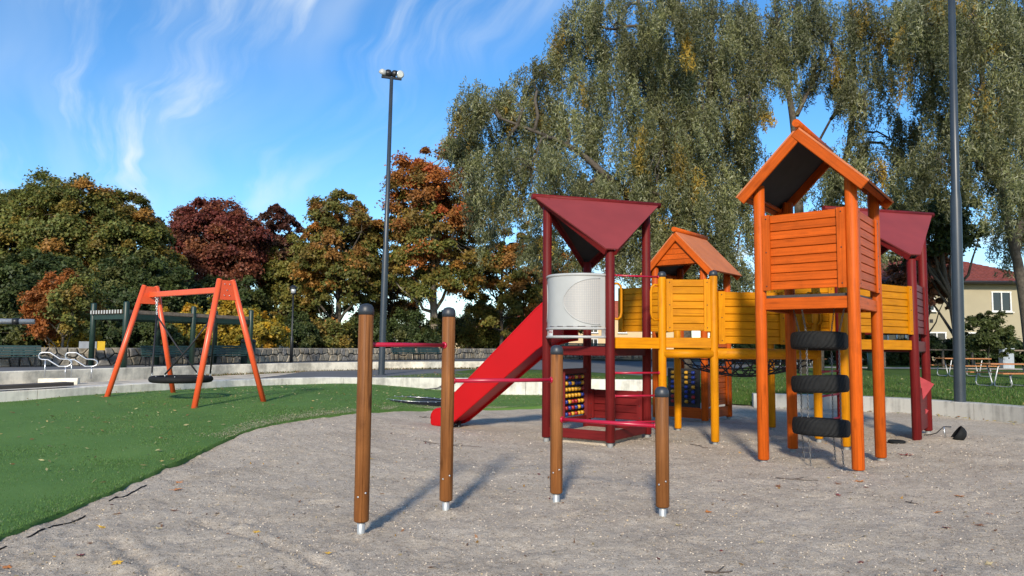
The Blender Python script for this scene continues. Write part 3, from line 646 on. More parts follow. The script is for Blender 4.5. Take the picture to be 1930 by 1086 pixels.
ML, MF, MR = (.57, 11.94), (1.51, 11.32), (2.28, 12.48); MBk = (1.34, 13.10)
T1 = thing('maroon_tower', (1.42, 12.2, 0), 'maroon wooden play tower with white curved balcony and bead panel', 'play tower')
for P, zt_, g in ((ML, 3.90, -70), (MF, 3.0, -78), (MR, 3.90, -80), (MBk, 3.0, -80)): post(T1, *P, .05, zt_, .073, M_['maroonZ'], g)
maroon_roof(T1, ML, MF, MR, MBk)
def deck(parent, poly, z, mat, t=.05, name='deck'):
    return MB().prism([(p[0], p[1], z - t) for p in poly], (0, 0, t)).build(name, mat, parent)
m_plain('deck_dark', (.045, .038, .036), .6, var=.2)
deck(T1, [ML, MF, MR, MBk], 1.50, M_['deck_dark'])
for a, b in ((ML, MF), (MF, MR), (MR, MBk), (MBk, ML)):
    beam(T1, a, b, 1.36, 1.50, M_['maroonX'], off=.0); 
for a, b in ((ML, MF), (MF, MR)): beam(T1, a, b, .07, .215, M_['maroonX'], name='ground_beam')
beam(T1, MBk, MR, .07, .20, M_['maroonX'], name='ground_beam')
plank_panel(T1, MBk, MR, .26, .76, 4, 'maroon', off=.02)
# sand box floor inside the tower
sb = [shift(p, (1.42, 12.2), .10) for p in (ML, MF, MR, MBk)]
MB().prism([(p[0], p[1], -.05) for p in sb], (0, 0, .17)).build('sand_bed', M_['gravel'], T1)
# bead panel
pa, pb = shift(MBk, ML, .07), lerp(MBk, ML, .62)
pz0, pz1 = .27, 1.08; pc, pd = side(pa, pb, .05)
BP = MB().bar(V3(pc, (pz0 + pz1) / 2), V3(pd, (pz0 + pz1) / 2), .012, pz1 - pz0 - .1).build('bead_panel', M_['black_board'], T1)
for q in (pa, pb): MB().bar(V3(q, pz0), V3(q, pz1), .05, .07, (1, 0, 0)).build('side_rail', M_['maroonZ'], BP)
plank('rail', BP, V3(pa, pz1), V3(pb, pz1), .06, .09, M_['maroonX']); plank('rail', BP, V3(pa, pz0), V3(pb, pz0), .06, .07, M_['maroonX'])
bead_me = {}
for k in ('bead_yellow', 'bead_red', 'bead_blue'):
    bead_me[k] = MB().lathe([(.010, -.034), (.029, -.030), (.034, -.018), (.034, .018), (.029, .030), (.010, .034)], seg=10).mesh(k); bead_me[k].materials.append(M_[k])
patt = ['brryry', 'ybybby', 'yyyyyo', 'yyyyyb', 'byrryy', 'rbrbyb', 'bryryy']
def beads(BP, a, b, z0, z1, patt, swap=False, r=1.):
    nc = len(patt[0])
    for j, row in enumerate(patt):
        z = z1 - (z1 - z0) * (j + .5) / len(patt)
        rod(BP, V3(a, z), V3(b, z), .006, M_['black_metal'], 'bead_rod', False, 6)
        for i, ch in enumerate(row):
            p = lerp(a, b, (i + .5) / nc)
            Mx = frame(V3(a, z), V3(b, z)); Mx.translation = V3(p, z)
            put(bpy.data.objects.new('bead', bead_me[{'y': 'bead_yellow', 'r': 'bead_red', 'b': 'bead_blue', 'o': 'bead_red'}[ch]]), BP, Mx @ Matrix.Rotation(rad(90), 4, 'Y') @ Matrix.Diagonal((r, r, r, 1)))
beads(BP, shift(pb, pa, .06), shift(pa, pb, .06), pz0 + .04, pz1 - .05, patt)
# curved white balcony panel between the left and the front post
ca, cb = shift(ML, MF, .035), shift(MF, ML, .06); ou = Vector((1.04 - 1.42, 11.63 - 12.2, 0)).normalized()
def bal(s_, z, off=0.): 
    p = lerp(ca, cb, s_); k = 1 - (abs(2 * s_ - 1)) ** 2.6; v = V3(p, z) + ou * (.34 * k + off + .03); return v
def curved(name, s0_, s1_, zf0, zf1, off, th, mat, parent, n=28, m=2, uv=False):
    S = np.linspace(s0_, s1_, n); mb = MB()
    G = np.array([[bal(s_, zf0(s_) + (zf1(s_) - zf0(s_)) * k / (m - 1), off) for s_ in S] for k in range(m)])
    G2 = np.array([[bal(s_, zf0(s_) + (zf1(s_) - zf0(s_)) * k / (m - 1), off + th) for s_ in S] for k in range(m)])
    mb.grid(G); mb.grid(G2); 
    for ln0, ln1 in ((G[0], G2[0]), (G[-1], G2[-1]), (G[:, 0], G2[:, 0]), (G[:, -1], G2[:, -1])): mb.grid(np.stack([ln0, ln1], 0), False)
    o = mb.build(name, mat, parent)
    if uv:
        ul = o.data.uv_layers.new(name='UV'); v_ = o.data.vertices; W = WM[o.name].translation
        L = math.hypot(cb[0] - ca[0], cb[1] - ca[1]); ax = Vector((cb[0] - ca[0], cb[1] - ca[1], 0)).normalized()
        for lp in o.data.loops:
            w = v_[lp.vertex_index].co + W; ul.data[lp.index].uv = ((w - V3(ca, 0)).dot(ax) * 1.15, w.z)
    return o
BAL = curved('balcony_panel', 0, 1, lambda s_: 1.80, lambda s_: 2.585, 0, .02, M_['white_panel'], T1)
zc, hh = 2.19, .355
leaf = lambda s_: hh * math.sqrt(max(0, 1 - ((.97 - s_) / .50) ** 2)) ** 1.25 * (1.0) if s_ > .47 else 0
curved('mesh_window', .475, .955, lambda s_: zc - leaf(s_), lambda s_: zc + leaf(s_), .020, .004, M_['mesh_window'], BAL, 30, 2, True)
mb = MB(); S = np.linspace(.472, .955, 24)
mb.tube([bal(s_, zc + leaf(s_), .026) for s_ in S[::-1]] + [bal(s_, zc - leaf(s_), .026) for s_ in S[1:]], .007, 6); mb.build('window_rim', M_['white_panel'], BAL)
S = np.linspace(.86, 1, 2); 
S = np.linspace(.012, .09, 10); mb = MB(); mb.tube([bal(s_, zc + .30 * math.sqrt(max(0, 1 - (s_ / .09) ** 2)), .023) for s_ in S] + [bal(s_, zc - .30 * math.sqrt(max(0, 1 - (s_ / .09) ** 2)), .023) for s_ in S[::-1]], .006, 6); mb.build('window_rim', M_['white_panel'], BAL)
S = np.linspace(-.01, 1.01, 30)
for z, r in ((2.60, .024), (1.775, .022), (1.645, .022)): MB().tube([bal(s_, z, .012) for s_ in S], r, 10).build('rail', M_['white_panel'], BAL)
for s_ in (.075, .985): mb = MB(); mb.bar(bal(s_ - .02, 1.71, .008), bal(s_ + .02, 1.71, .008), .012, .13); mb.build('bracket', M_['galv'], BAL)
for i in range(6):
    mb = MB(); s_ = .09 + i * .165; mb.tube([bal(s_ - .05, 1.808, .022), bal(s_, 1.808, .022), bal(s_ + .05, 1.808, .022)], .006, 6); mb.build('slot', M_['print_grey'], BAL)
LB = curved('maker_label', .15, .265, lambda s_: 1.655, lambda s_: 1.772, .012, .006, M_['label_white'], BAL, 6)
lp0, lp1 = bal(.15, 1.715, .0225), bal(.265, 1.715, .0225); xx = (lp1 - lp0).normalized(); yy = Vector((0, 0, 1)); zz_ = xx.cross(yy)
def text(name, s, size, mat, parent, M):
    cu = bpy.data.curves.new(name, 'FONT'); cu.body = s; cu.size = size; cu.align_x = 'CENTER'; cu.align_y = 'CENTER'; cu.extrude = .0006
    tmp = bpy.data.objects.new('tmp_text', cu); COL.objects.link(tmp); bpy.context.view_layer.update()
    me = bpy.data.meshes.new_from_object(tmp.evaluated_get(bpy.context.evaluated_depsgraph_get())); bpy.data.objects.remove(tmp); bpy.data.curves.remove(cu)
    me.name = name; me.materials.clear(); me.materials.append(mat); return put(bpy.data.objects.new(name, me), parent, M)
Mx = Matrix((xx, yy, zz_)).transposed().to_4x4(); Mx.translation = (lp0 + lp1) / 2 + zz_ * .004 + Vector((0, 0, .008))
text('lettering', 'HAGS', .052, M_['print_red'], LB, Mx)

# --- red slide
dS = Vector((-.83, .557, 0)).normalized(); nS = Vector((.557, .83, 0)).normalized(); S0 = Vector((.95, 12.52, 0)) + dS * .0
SL = thing('slide', (-.2, 13.3, 0), 'bright red plastic slide coming down from the maroon tower', 'slide')
prof = [(-.06, 1.66, .55, .05), (.1, 1.65, .62, .06), (.3, 1.60, .65, .06), (.47, 1.50, .63, .06), (.75, 1.285, .60, .06), (1.0, 1.10, .57, .06), (1.5, .72, .515, .06), (2.0, .345, .455, .06), (2.25, .165, .425, .06), (2.36, .115, .37, .06), (2.44, .095, .29, .06), (2.52, .088, .25, .06), (2.62, .085, .235, .06), (2.69, .085, .20, .06), (2.735, .085, .14, .045), (2.755, .085, .06, .02)]
P_ = lambda t_, z, w: S0 + dS * t_ + nS * w + Vector((0, 0, z))
for w0, th in ((-.27, .035), (.27, -.035)):
    mb = MB(); top = [P_(t_, z + u, w0) for t_, z, u, d_ in prof]; bot = [P_(t_, z - d_, w0) for t_, z, u, d_ in prof]; k = nS * th; n = len(prof)
    mb.grid(np.array([top, bot]), False); mb.grid(np.array([[p + k for p in top], [p + k for p in bot]]), False); mb.grid(np.array([top, [p + k for p in top]]), False); mb.grid(np.array([bot, [p + k for p in bot]]), False)
    mb.add([top[0], bot[0], bot[0] + k, top[0] + k], [(0, 1, 2, 3)]); mb.add([top[-1], bot[-1], bot[-1] + k, top[-1] + k], [(0, 1, 2, 3)])
    sw_ = mb.build('side_wall', M_['red_plastic'], SL)
    MB().tube([p + k * .5 for p in top], .024, 8).build('rim', M_['red_plastic'], sw_)
    MB().tube([p + k * .5 for p in bot], .014, 8).build('rim', M_['red_plastic'], sw_)
bed = np.array([[P_(t_, z, w) for t_, z, u, d_ in prof] for w in np.linspace(-.25, .25, 5)]); mb = MB(); mb.grid(bed); mb.grid(bed - np.array([0, 0, .03])); mb.build('bed', M_['red_plastic'], SL)
mb = MB(); q0 = P_(2.25, 0, 0); mb.tube([P_(2.3, .10, 0), P_(2.3, -.15, 0)], .04, 10); mb.build('support_leg', M_['black_metal'], SL)

# --- yellow platform in the middle
Y1, Y2, Y3 = (2.36, 11.58), (3.16, 11.54), (3.0, 13.38)
T2 = thing('yellow_platform', (2.8, 12.4, 0), 'yellow wooden platform with rung ladder beside the maroon tower', 'play platform')
for P, zt_, g in ((Y1, 2.62, -90), (Y2, 2.64, -80), (Y3, 2.66, -70)): post(T2, *P, .05, zt_, .063, M_['yellowZ'], g, True, True)
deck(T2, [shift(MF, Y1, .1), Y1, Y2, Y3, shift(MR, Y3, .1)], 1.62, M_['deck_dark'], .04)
beam(T2, MF, Y1, 1.475, 1.645, M_['yellowX'], off=.03, inset=.07); beam(T2, Y1, Y2, 1.49, 1.65, M_['yellowX'], off=.03)
beam(T2, MR, Y3, 1.49, 1.65, M_['yellowX'])
plank_panel(T2, Y1, Y2, 1.755, 2.565, 7, 'yellow', off=.02)
plank_panel(T2, (2.02, 14.2), Y3, 1.78, 2.62, 7, 'yellow', off=.0, mid=True)
for z in (1.10, .75, .35): rod(T2, V3(shift(MF, Y1, .075), z), V3(shift(Y1, MF, .065), z), .017, M_['crimson'])
rod(T2, V3(shift(MF, Y1, .075), 2.60), V3(shift(Y1, MF, .065), 2.60), .015, M_['crimson'], 'top_bar')
def handle(parent, P, Q, z0, z1, d=.13, mat=None):
    a = shift(P, Q, .06); b = shift(P, Q, .06 + d)
    pts = [V3(a, z1), V3(lerp(a, b, .55), z1 + .005), V3(lerp(a, b, .88), z1 - .03), V3(b, z1 - .1), V3(b, z0 + .1), V3(lerp(a, b, .88), z0 + .03), V3(lerp(a, b, .55), z0 - .005), V3(a, z0)]
    return MB().tube(pts, .019, 10).build('handle', mat or M_['yellowZ'], parent)
handle(T2, MF, Y1, 1.93, 2.47); handle(T2, Y1, MF, 1.93, 2.47)

# --- yellow net bridge
Y4, Y5, Y6 = (4.97, 12.04), (5.0, 11.13), (4.8, 13.7)
BR_ = thing('net_bridge', (4.05, 12.5, 0), 'yellow bridge with black rope net floor between the platforms', 'bridge')
def log(parent, a, b, z, r, mat, name='log', inset=.02): return MB().tube([V3(shift(a, b, inset), z), V3(shift(b, a, inset), z)], r, 18).build(name, mat, parent)
log(BR_, Y2, Y4, 1.405, .085, M_['yellowX']); log(BR_, Y3, Y6, 1.405, .085, M_['yellowX'])
log(BR_, Y1, Y2, 1.40, .07, M_['yellowX'])
plank_panel(BR_, Y2, (4.36, 11.62), 1.56, 2.375, 7, 'yellow', off=.02)
plank_panel(BR_, (5.0, 13.0), (6.3, 13.1), 1.62, 2.45, 7, 'yellow')
mb = MB()
def netp(u, v): 
    a = lerp(Y2, Y4, u); b = lerp(Y3, Y6, u); p = lerp(a, b, v); return V3(p, 1.35 - .34 * 4 * v * (1 - v) * (.6 + .4 * math.sin(math.pi * u)))
for v in np.linspace(0.06, .94, 7): mb.tube([netp(u, v) for u in np.linspace(0, 1, 12)], .011, 6)
for u in np.linspace(.02, .98, 11): mb.tube([netp(u, v) for v in np.linspace(0, 1, 10)], .011, 6)
for u in np.linspace(.05, .7, 5): mb.tube([netp(u + .28 * v, v) for v in np.linspace(0, 1, 9)], .010, 6)
mb.build('rope_net', M_['rope'], BR_)
for i, u in enumerate(np.linspace(.08, .9, 6)):
    p = lerp(Y2, Y4, u); MB().tube([V3(p, 1.31), V3(p, 1.33), (p[0], p[1] - .02, 1.36)], .014, 6).build('rope_clip', M_['galv'], BR_)

# --- orange tower in front
FL, FR, BL, BRp = (3.30, 9.76), (4.18, 9.00), (4.10, 10.86), (4.97, 10.04)
T3 = thing('orange_tower', (4.13, 9.9, 0), 'tall orange wooden tower with pitched roof standing on four posts', 'play tower')
def gable_tower(T, FL, FR, BL, BR, zpost, zr, ze, key, ov=.24, fo=.2, bo=.12, r=.073, z0=.05, fill=None, ga=(-60, -64, -60, -60)):
    for P, zz2, g in zip((FL, FR, BL, BR), zpost, ga): post(T, *P, z0, zz2, r, M_[key + 'Z'], g)
    u = Vector((FR[0] - FL[0], FR[1] - FL[1], 0)); wu = u.length; u.normalize(); w = Vector((BL[0] - FL[0], BL[1] - FL[1], 0)); wv = w.length; w.normalize()
    c0 = V3(lerp(FL, FR, .5), 0) - w * fo; c1 = V3(lerp(BL, BR, .5), 0) + w * bo; hw = wu / 2 + ov
    sl = (zr - ze) / hw
    for sgn in (-1, 1):
        a = c0 + Vector((0, 0, zr)); b = c1 + Vector((0, 0, zr)); c = c1 + u * sgn * hw + Vector((0, 0, ze)); d = c0 + u * sgn * hw + Vector((0, 0, ze))
        nrm = (b - a).cross(d - a).normalized(); nrm = nrm if nrm.z > 0 else -nrm
        pan = MB().prism([a, b, c, d], nrm * .022).build('roof_panel', M_['orange_roof'], T)
        i_ = lambda p: p - nrm * .006
        MB().prism([i_(a + w * .06 + (d - a) * .08), i_(b - w * .06 + (c - b) * .08), i_(c - w * .06 - (c - b) * .06), i_(d + w * .06 - (d - a) * .06)], -nrm * .006).build('shaded_underside', M_['under_roof_shade'], pan)  # dark sheet added below the panel to colour in its shade
        for e0, e1, oo in ((a, d, -w * .005 + w * .026), (b, c, -w * .026)):
            dd = (e1 - e0).normalized(); f0 = e0 + oo - nrm * .06; f1 = e1 + oo - nrm * .06 + dd * .0
            plank('barge_board', pan, f0 - dd * .0, f1, .042, .125, M_[key + 'X'], .008, nrm)
        dd = (d - a).normalized(); plank('purlin', pan, d - dd * .12 - nrm * .045 + w * .06, c - dd * .12 - nrm * .045 - w * .06, .045, .07, M_[key + 'X'], .005, nrm)
    tp = Vector((0, 0, zr + .055)); MB().tube([c0 + tp - w * .06, c1 + tp + w * .02], .05, 14).build('ridge_pole', M_[key + 'X'], T)
    return u, w, c0, c1, hw
gable_tower(T3, FL, FR, BL, BRp, (3.66, 3.66, 3.66, 3.66), 4.30, 3.50, 'orange')
plank_panel(T3, FL, FR, 2.255, 3.245, 9, 'orange', off=.02)
plank_panel(T3, FR, BRp, 2.255, 3.245, 9, 'orange', off=.02)
for a, b in ((FL, FR), (FR, BRp), (BL, BRp), (FL, BL)): beam(T3, a, b, 2.0, 2.15, M_['orangeX'], w=.05)
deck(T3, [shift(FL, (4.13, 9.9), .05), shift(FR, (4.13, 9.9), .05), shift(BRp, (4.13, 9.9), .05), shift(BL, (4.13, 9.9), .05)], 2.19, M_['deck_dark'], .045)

# --- tyre ladder hanging inside the orange tower
TC = (4.13, 9.93)
TL = thing('tyre_ladder', (*TC, 0), 'three black car tyres hung one above another on chains under the orange tower', 'tyre ladder')
def tyre_mesh():
    prof = []; R, w = .36, .092
    pts = [(.215, -.07), (.235, -.082), (.29, -.095), (.335, -.090), (.352, -.075), (.360, -.05), (.363, 0), (.360, .05), (.352, .075), (.335, .090), (.29, .095), (.235, .082), (.215, .07), (.222, .05), (.27, .06), (.33, .06), (.345, 0), (.33, -.06), (.27, -.06), (.222, -.05)]
    mb = MB(); seg = 72; vs_ = []
    for i in range(seg):
        an = 2 * math.pi * i / seg
        for j, (r, z) in enumerate(pts):
            if 3 <= j <= 9: r -= .007 * ((i + j) % 2) * (1 if j not in (3, 9) else .5)
            vs_.append((r * math.cos(an), r * math.sin(an), z))
    m = len(pts); mb.v += [tuple(v) for v in vs_]
    for j in range(m): mb.add([], [(i * m + j, i * m + (j + 1) % m, ((i + 1) % seg) * m + (j + 1) % m, ((i + 1) % seg) * m + j) for i in range(seg)], not 2 <= j <= 9)
    me = mb.mesh('tyre'); me.materials.append(M_['rubber']); return me
tm = tyre_mesh(); tz = (1.60, 1.03, .46)
for z, tilt, tr_ in zip(tz, (.02, -.03, .05), (.3, 1.2, 2.4)):
    put(bpy.data.objects.new('tyre', tm), TL, Matrix.Translation((*TC, z)) @ Matrix.Diagonal((1, 1, 1.22, 1)) @ Matrix.Rotation(tilt, 4, 'Y') @ Matrix.Rotation(-.04, 4, 'X') @ Matrix.Rotation(tr_, 4, 'Z'))
def chain(parent, a, b, name='chain', mat=None, link=.042, r=.0042):
    a, b = Vector(a), Vector(b); n = max(2, int((b - a).length / (link * .75))); mb = MB(); d = (b - a).normalized(); q = d.to_track_quat('Z', 'Y').to_matrix()
    for i in range(n):
        c = a.lerp(b, (i + .5) / n); pts = []
        for k in range(8):
            an = 2 * math.pi * k / 8; v = Vector((.011 * math.cos(an), 0, link * .5 * math.sin(an))); 
            if i % 2: v = Vector((0, v.x, v.z))
            pts.append(c + q @ v)
        mb.tube(pts, r, 4, closed=True)
    return mb.build(name, mat or M_['chain'], parent)
for k in range(4):
    an = rad(35 + 90 * k); x, y = TC[0] + .285 * math.cos(an), TC[1] + .285 * math.sin(an)
    chain(TL, (x + .12 * math.cos(an), y + .12 * math.sin(an), 2.15), (x, y, 1.69)); chain(TL, (x, y, 1.51), (x, y, 1.12)); chain(TL, (x, y, .94), (x, y, .55)); chain(TL, (x, y, .37), (x + .02, y, -.02))

# --- orange playhouse behind
HF0, HF1, HB0, HB1 = (3.02, 15.5), (3.86, 14.81), (3.76, 16.42), (4.60, 15.73)
T4 = thing('orange_playhouse', (3.8, 15.6, 0), 'small orange playhouse tower with boarded gable behind the yellow platform', 'play tower')
u, w, c0, c1, hw = gable_tower(T4, HF0, HF1, HB0, HB1, (3.25, 3.25, 3.25, 3.25), 3.86, 3.02, 'orange', ov=.26, fo=.16, bo=.16)
GB = MB().bar(V3(HF0, 3.2), V3(HF1, 3.2), .04, .03).build('gable', M_['orangeX'], T4)
gc = c0 + w * .06
for i in range(5):
    z0, z1 = 3.2 + i * .11, 3.2 + (i + 1) * .11 - .008; f = lambda z: max(.02, hw * (3.80 - z) / (3.86 - 3.02) - .03)
    MB().prism([gc - u * f(z0) + Vector((0, 0, z0)), gc + u * f(z0) + Vector((0, 0, z0)), gc + u * f(z1) + Vector((0, 0, z1)), gc - u * f(z1) + Vector((0, 0, z1))], w * .025).build('plank', M_['orangeX'], GB)
plank_panel(T4, HF1, HB1, 1.80, 2.68, 8, 'orange'); plank_panel(T4, HB1, HB0, 2.35, 2.75, 4, 'orange'); plank_panel(T4, HF1, HB1, .32, 1.12, 7, 'orange')
for a, b in ((HF0, HF1), (HF1, HB1), (HB1, HB0), (HB0, HF0)):
    beam(T4, a, b, 1.50, 1.66, M_['orangeX']); 
beam(T4, HF0, HF1, .08, .28, M_['orangeX'], name='ground_beam'); beam(T4, HF1, HB1, .08, .28, M_['orangeX'], name='ground_beam')
deck(T4, [HF0, HF1, HB1, HB0], 1.70, M_['deck_dark'])
b0, b1 = shift(HF0, HF1, .28), shift(HF1, HF0, .1)
BP2 = MB().bar(V3(b0, .68), V3(b1, .68), .02, .78).build('bead_panel', M_['black_board'], T4)
c_, d_ = side(b0, b1, .045)
beads(BP2, shift(c_, d_, .05), shift(d_, c_, .05), .36, 1.04, ['ybyb', 'yryb', 'bbyb', 'brby', 'yybb', 'rybr', 'rbyb'])
plank('rail', BP2, V3(b0, .26), V3(b1, .26), .05, .07, M_['orangeX'])
plank_panel(T2, Y3, HF0, 1.78, 2.62, 7, 'yellow')

# --- right-hand yellow walkway and maroon tower
RM0, RM1, RM2, RM3 = (5.75, 12.94), (6.65, 12.22), (7.49, 13.39), (6.60, 14.12)
T5 = thing('yellow_walkway', (5.4, 12, 0), 'yellow wooden walkway joining the orange tower to the far maroon tower', 'play platform')
for P, zt_, g in ((Y4, 2.6, -60), (Y5, 2.6, -60), (Y6, 2.6, -60)): post(T5, *P, .05, zt_, .066, M_['yellowZ'], g, True, True)
plank_panel(T5, Y5, shift(RM1, Y5, .03), 1.745, 2.535, 7, 'yellow', inset=.05); beam(T5, Y5, shift(RM1, Y5, .05), 1.49, 1.645, M_['yellowX'])
beam(T5, Y4, RM0, 1.49, 1.645, M_['yellowX']); plank_panel(T5, Y6, RM0, 1.80, 2.60, 7, 'yellow')
deck(T5, [Y5, RM1, RM0, Y4], 1.62, M_['deck_dark'], .04)
handle(T5, Y4, Y5, 1.9, 2.4); handle(T5, Y4, (4.5, 11.95), 1.9, 2.4)
for z in (1.12, .72, .32): rod(T5, V3(shift(Y4, RM0, .07), z), V3(shift(RM0, Y4, .07), z), .018, M_['crimson'])
T6 = thing('maroon_tower', (6.6, 13.2, 0), 'maroon wooden tower with climbing wall at the right end of the play structure', 'play tower')
for P, zt_, g in ((RM0, 3.90, -70), (RM1, 3.0, -48), (RM2, 3.90, -50), (RM3, 3.0, -60)): post(T6, *P, .05 if P != RM1 else .0, zt_, .073, M_['maroonZ'], g)
maroon_roof(T6, RM0, RM1, RM2, RM3, 3.97, 3.05)
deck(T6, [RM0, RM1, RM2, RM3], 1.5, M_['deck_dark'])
for a, b in ((RM0, RM1), (RM1, RM2), (RM2, RM3), (RM3, RM0)): beam(T6, a, b, 1.46, 1.64, M_['maroonX'])
plank_panel(T6, RM1, RM2, 1.76, 2.62, 7, 'maroon'); plank_panel(T6, RM2, RM3, 1.76, 2.62, 7, 'maroon')
cw = plank('climbing_board', T6, V3(shift(RM1, RM2, .06), .48), V3(shift(RM2, RM1, .06), .48), .03, .72, M_['maroonX'])
def hold(z, t_, s_, sd, mat):
    a = V3(lerp(RM1, RM2, t_), z); ax = (V3(RM2, 0) - V3(RM1, 0)).normalized(); nn = Vector((ax.y, -ax.x, 0)) * sd
    pts = [a - ax * s_ + Vector((0, 0, s_ * .9)), a + ax * s_ + Vector((0, 0, s_ * .6)), a - ax * s_ * .2 - Vector((0, 0, s_ * 1.3))]
    tip = a + nn * s_ * 1.0 + Vector((0, 0, s_ * .25))
    MB().add(pts + [tip], [(0, 1, 2), (0, 1, 3), (1, 2, 3), (2, 0, 3)]).build('climbing_hold', mat, cw)
hold(.86, .55, .19, 1, M_['hold_pink']); hold(.47, .25, .12, -1, M_['maroon_roof']); hold(.42, .75, .06, 1, M_['hold_pink'])

# --- black bowl with its bent rod, round rubber lid
BW = thing('rubber_bowl', (7.15, 12.1, 0), 'black rubber bowl tipped over in the gravel beside the far maroon tower', 'bowl')
Mr = Vector((-.72, .30, .55)).to_track_quat('Z', 'Y').to_matrix()
MB().lathe([(.001, -.15), (.07, -.142), (.115, -.11), (.14, -.06), (.148, 0), (.13, .0), (.10, -.09), (.001, -.12)], (7.20, 12.08, .155), 26, Mr).build('shell', M_['rubber'], BW)
MB().tube([(7.08, 12.12, .03), (7.05, 12.13, .14), (7.04, 12.13, .25)], .012, 8).build('stem', M_['steel'], BW)
MB().tube([(6.82, 12.33, .09), (6.9, 12.28, .10), (6.96, 12.2, .14), (7.04, 12.13, .25), (7.2, 12.2, .24)], .009, 6).build('bent_wire', M_['black_metal'], BW)
LD = MB().lathe([(.13, -.02), (.13, .012), (.11, .022), (.001, .026)], (6.2, 12.0, .02), 24).build('round_lid', M_['rubber'], o=(6.2, 12.0, 0)); tag(LD, 'flat round black lid lying in the gravel behind the orange post', 'lid')

# ------------------------------------------------------------------ swing
SWG = thing('basket_swing', (-6.4, 14.45, H(-6.4, 14.45)), 'orange steel frame swing with round black basket seat on the turf', 'swing')
nA, nB = (-5.58, 13.09), (-4.69, 14.18); fA, fB = (-8.03, 14.74), (-7.19, 15.86); topN = Vector((-5.30, 13.62, 2.62)); topF = Vector((-7.52, 15.30, 2.62))
for (a, b, tp) in ((nA, nB, topN), (fA, fB, topF)):
    dd = Vector((b[0] - a[0], b[1] - a[1], 0)).normalized(); dl_ = []
    ends = []
    for P, sg in ((a, -1), (b, 1)):
        q = tp + dd * sg * .13 + Vector((0, 0, .04)); ends.append(q)
        lg = MB().tube([(P[0], P[1], H(P[0], P[1]) - .05), q], .052, 16).build('leg', M_['swing_orange'], SWG)
        MB().lathe([(.052, 0), (.045, .02), (.001, .026)], q, 16, (q - Vector((P[0], P[1], .3))).normalized().to_track_quat('Z', 'Y').to_matrix()).build('cap', M_['swing_orange'], lg)
    out = (topN - topF).normalized() * (1 if tp is topN else -1)
    for s_ in (1, -1):
        k = out * .03 * s_
        pl = MB().prism([ends[0] + k, ends[1] + k, ends[1] + k + dd * .10 - Vector((0, 0, .36)), ends[0] + k - dd * .10 - Vector((0, 0, .36))], out * .012 * s_).build('gusset', M_['swing_orange'], SWG)
        if s_ > 0:
            c = tp + k + out * .014
            for dz in (-.03, -.14, -.24):
                for dx in ((-.05, .05) if dz < -.2 or dz > -.05 else (0,)):
                    MB().lathe([(.011, 0), (.011, .006), (.004, .012)], c + dd * dx + Vector((0, 0, dz)), 8, out.to_track_quat('Z', 'Y').to_matrix()).build('bolt', M_['steel'], pl)
bdir = (topN - topF).normalized(); br0, br1 = topF + bdir * .0 - Vector((0, 0, .13)), topN - Vector((0, 0, .13))
plank('crossbar', SWG, br0, br1, .075, .11, M_['swing_orange'], .012)
hang = [br0.lerp(br1, .10), br0.lerp(br1, .90)]
sc_ = Vector((-6.42, 14.45, .80)); R = .52
SEAT = MB().tube([sc_ + Vector((R * math.cos(a), R * math.sin(a), 0)) for a in np.linspace(0, 2 * math.pi, 49)[:-1]], .062, 12, closed=True).build('seat_ring', M_['rubber'], SWG)
mb = MB()
for k in np.linspace(-.42, .42, 9):
    hh_ = math.sqrt(R * R - k * k)
    mb.tube([sc_ + Vector((k, y_, -.06 * (1 - (y_ / hh_) ** 2))) for y_ in np.linspace(-hh_, hh_, 8)], .008, 5); mb.tube([sc_ + Vector((y_, k, -.06 * (1 - (y_ / hh_) ** 2))) for y_ in np.linspace(-hh_, hh_, 8)], .008, 5)
mb.build('seat_net', M_['rope'], SEAT)
for i in range(8):
    an = i * math.pi / 4 + .2; MB().lathe([(.012, 0), (.012, .01), (.003, .014)], sc_ + Vector((R * math.cos(an), R * math.sin(an), .058)), 8).build('stud', M_['steel'], SEAT)
axb = math.atan2(bdir.y, bdir.x)
for i, hg in enumerate(hang):
    h0 = hg - Vector((0, 0, .05)); h1 = h0 - Vector((0, 0, .34)) + (sc_ - h0).normalized() * .05
    for dx in (-.02, .02): chain(SWG, h0 + Vector((dx, 0, 0)), h1, 'chain', M_['steel'], .05, .006)
    for sg in (-1, 1):
        an = axb + (math.pi if i == 0 else 0) + sg * rad(62); e = sc_ + Vector((R * math.cos(an), R * math.sin(an), .06)); md = h1.lerp(e, .5) + Vector((0, 0, -.02))
        MB().tube([h1, md, e + Vector((0, 0, .05))], .017, 8).build('rope', M_['rope'], SWG); chain(SWG, e + Vector((0, 0, .06)), e, 'shackle', M_['steel'], .05, .006)

# ------------------------------------------------------------------ sunken trampoline, magpie
tx, ty = -2.25, 17.35; tz_ = H(tx, ty)
TR = thing('trampoline', (tx, ty, tz_), 'round sunken trampoline with black rubber surround in the turf', 'trampoline')
tn = Matrix.Rotation(.05, 3, 'Y')
MB().lathe([(.62, .02), (.66, .066), (.80, .070), (.98, .062), (1.03, .0)], (tx, ty, tz_), 44, tn).build('rubber_surround', M_['rubber'], TR)
MB().lathe([(.001, .030), (.60, .035), (.63, .04)], (tx, ty, tz_), 36, tn).build('jumping_mat', M_['black_board'], TR)
MB().tube([Vector((tx, ty, tz_)) + tn @ Vector((.655 * math.cos(a), .655 * math.sin(a), .070)) for a in np.linspace(0, 2 * math.pi, 41)[:-1]], .009, 6, closed=True).build('metal_rim', M_['steel'], TR)
for i in range(24):
    a = i * math.pi / 12; MB().lathe([(.018, 0), (.018, .012), (.006, .018)], Vector((tx, ty, tz_)) + tn @ Vector((.78 * math.cos(a), .78 * math.sin(a), .069)), 8).build('bolt', M_['steel'], TR)

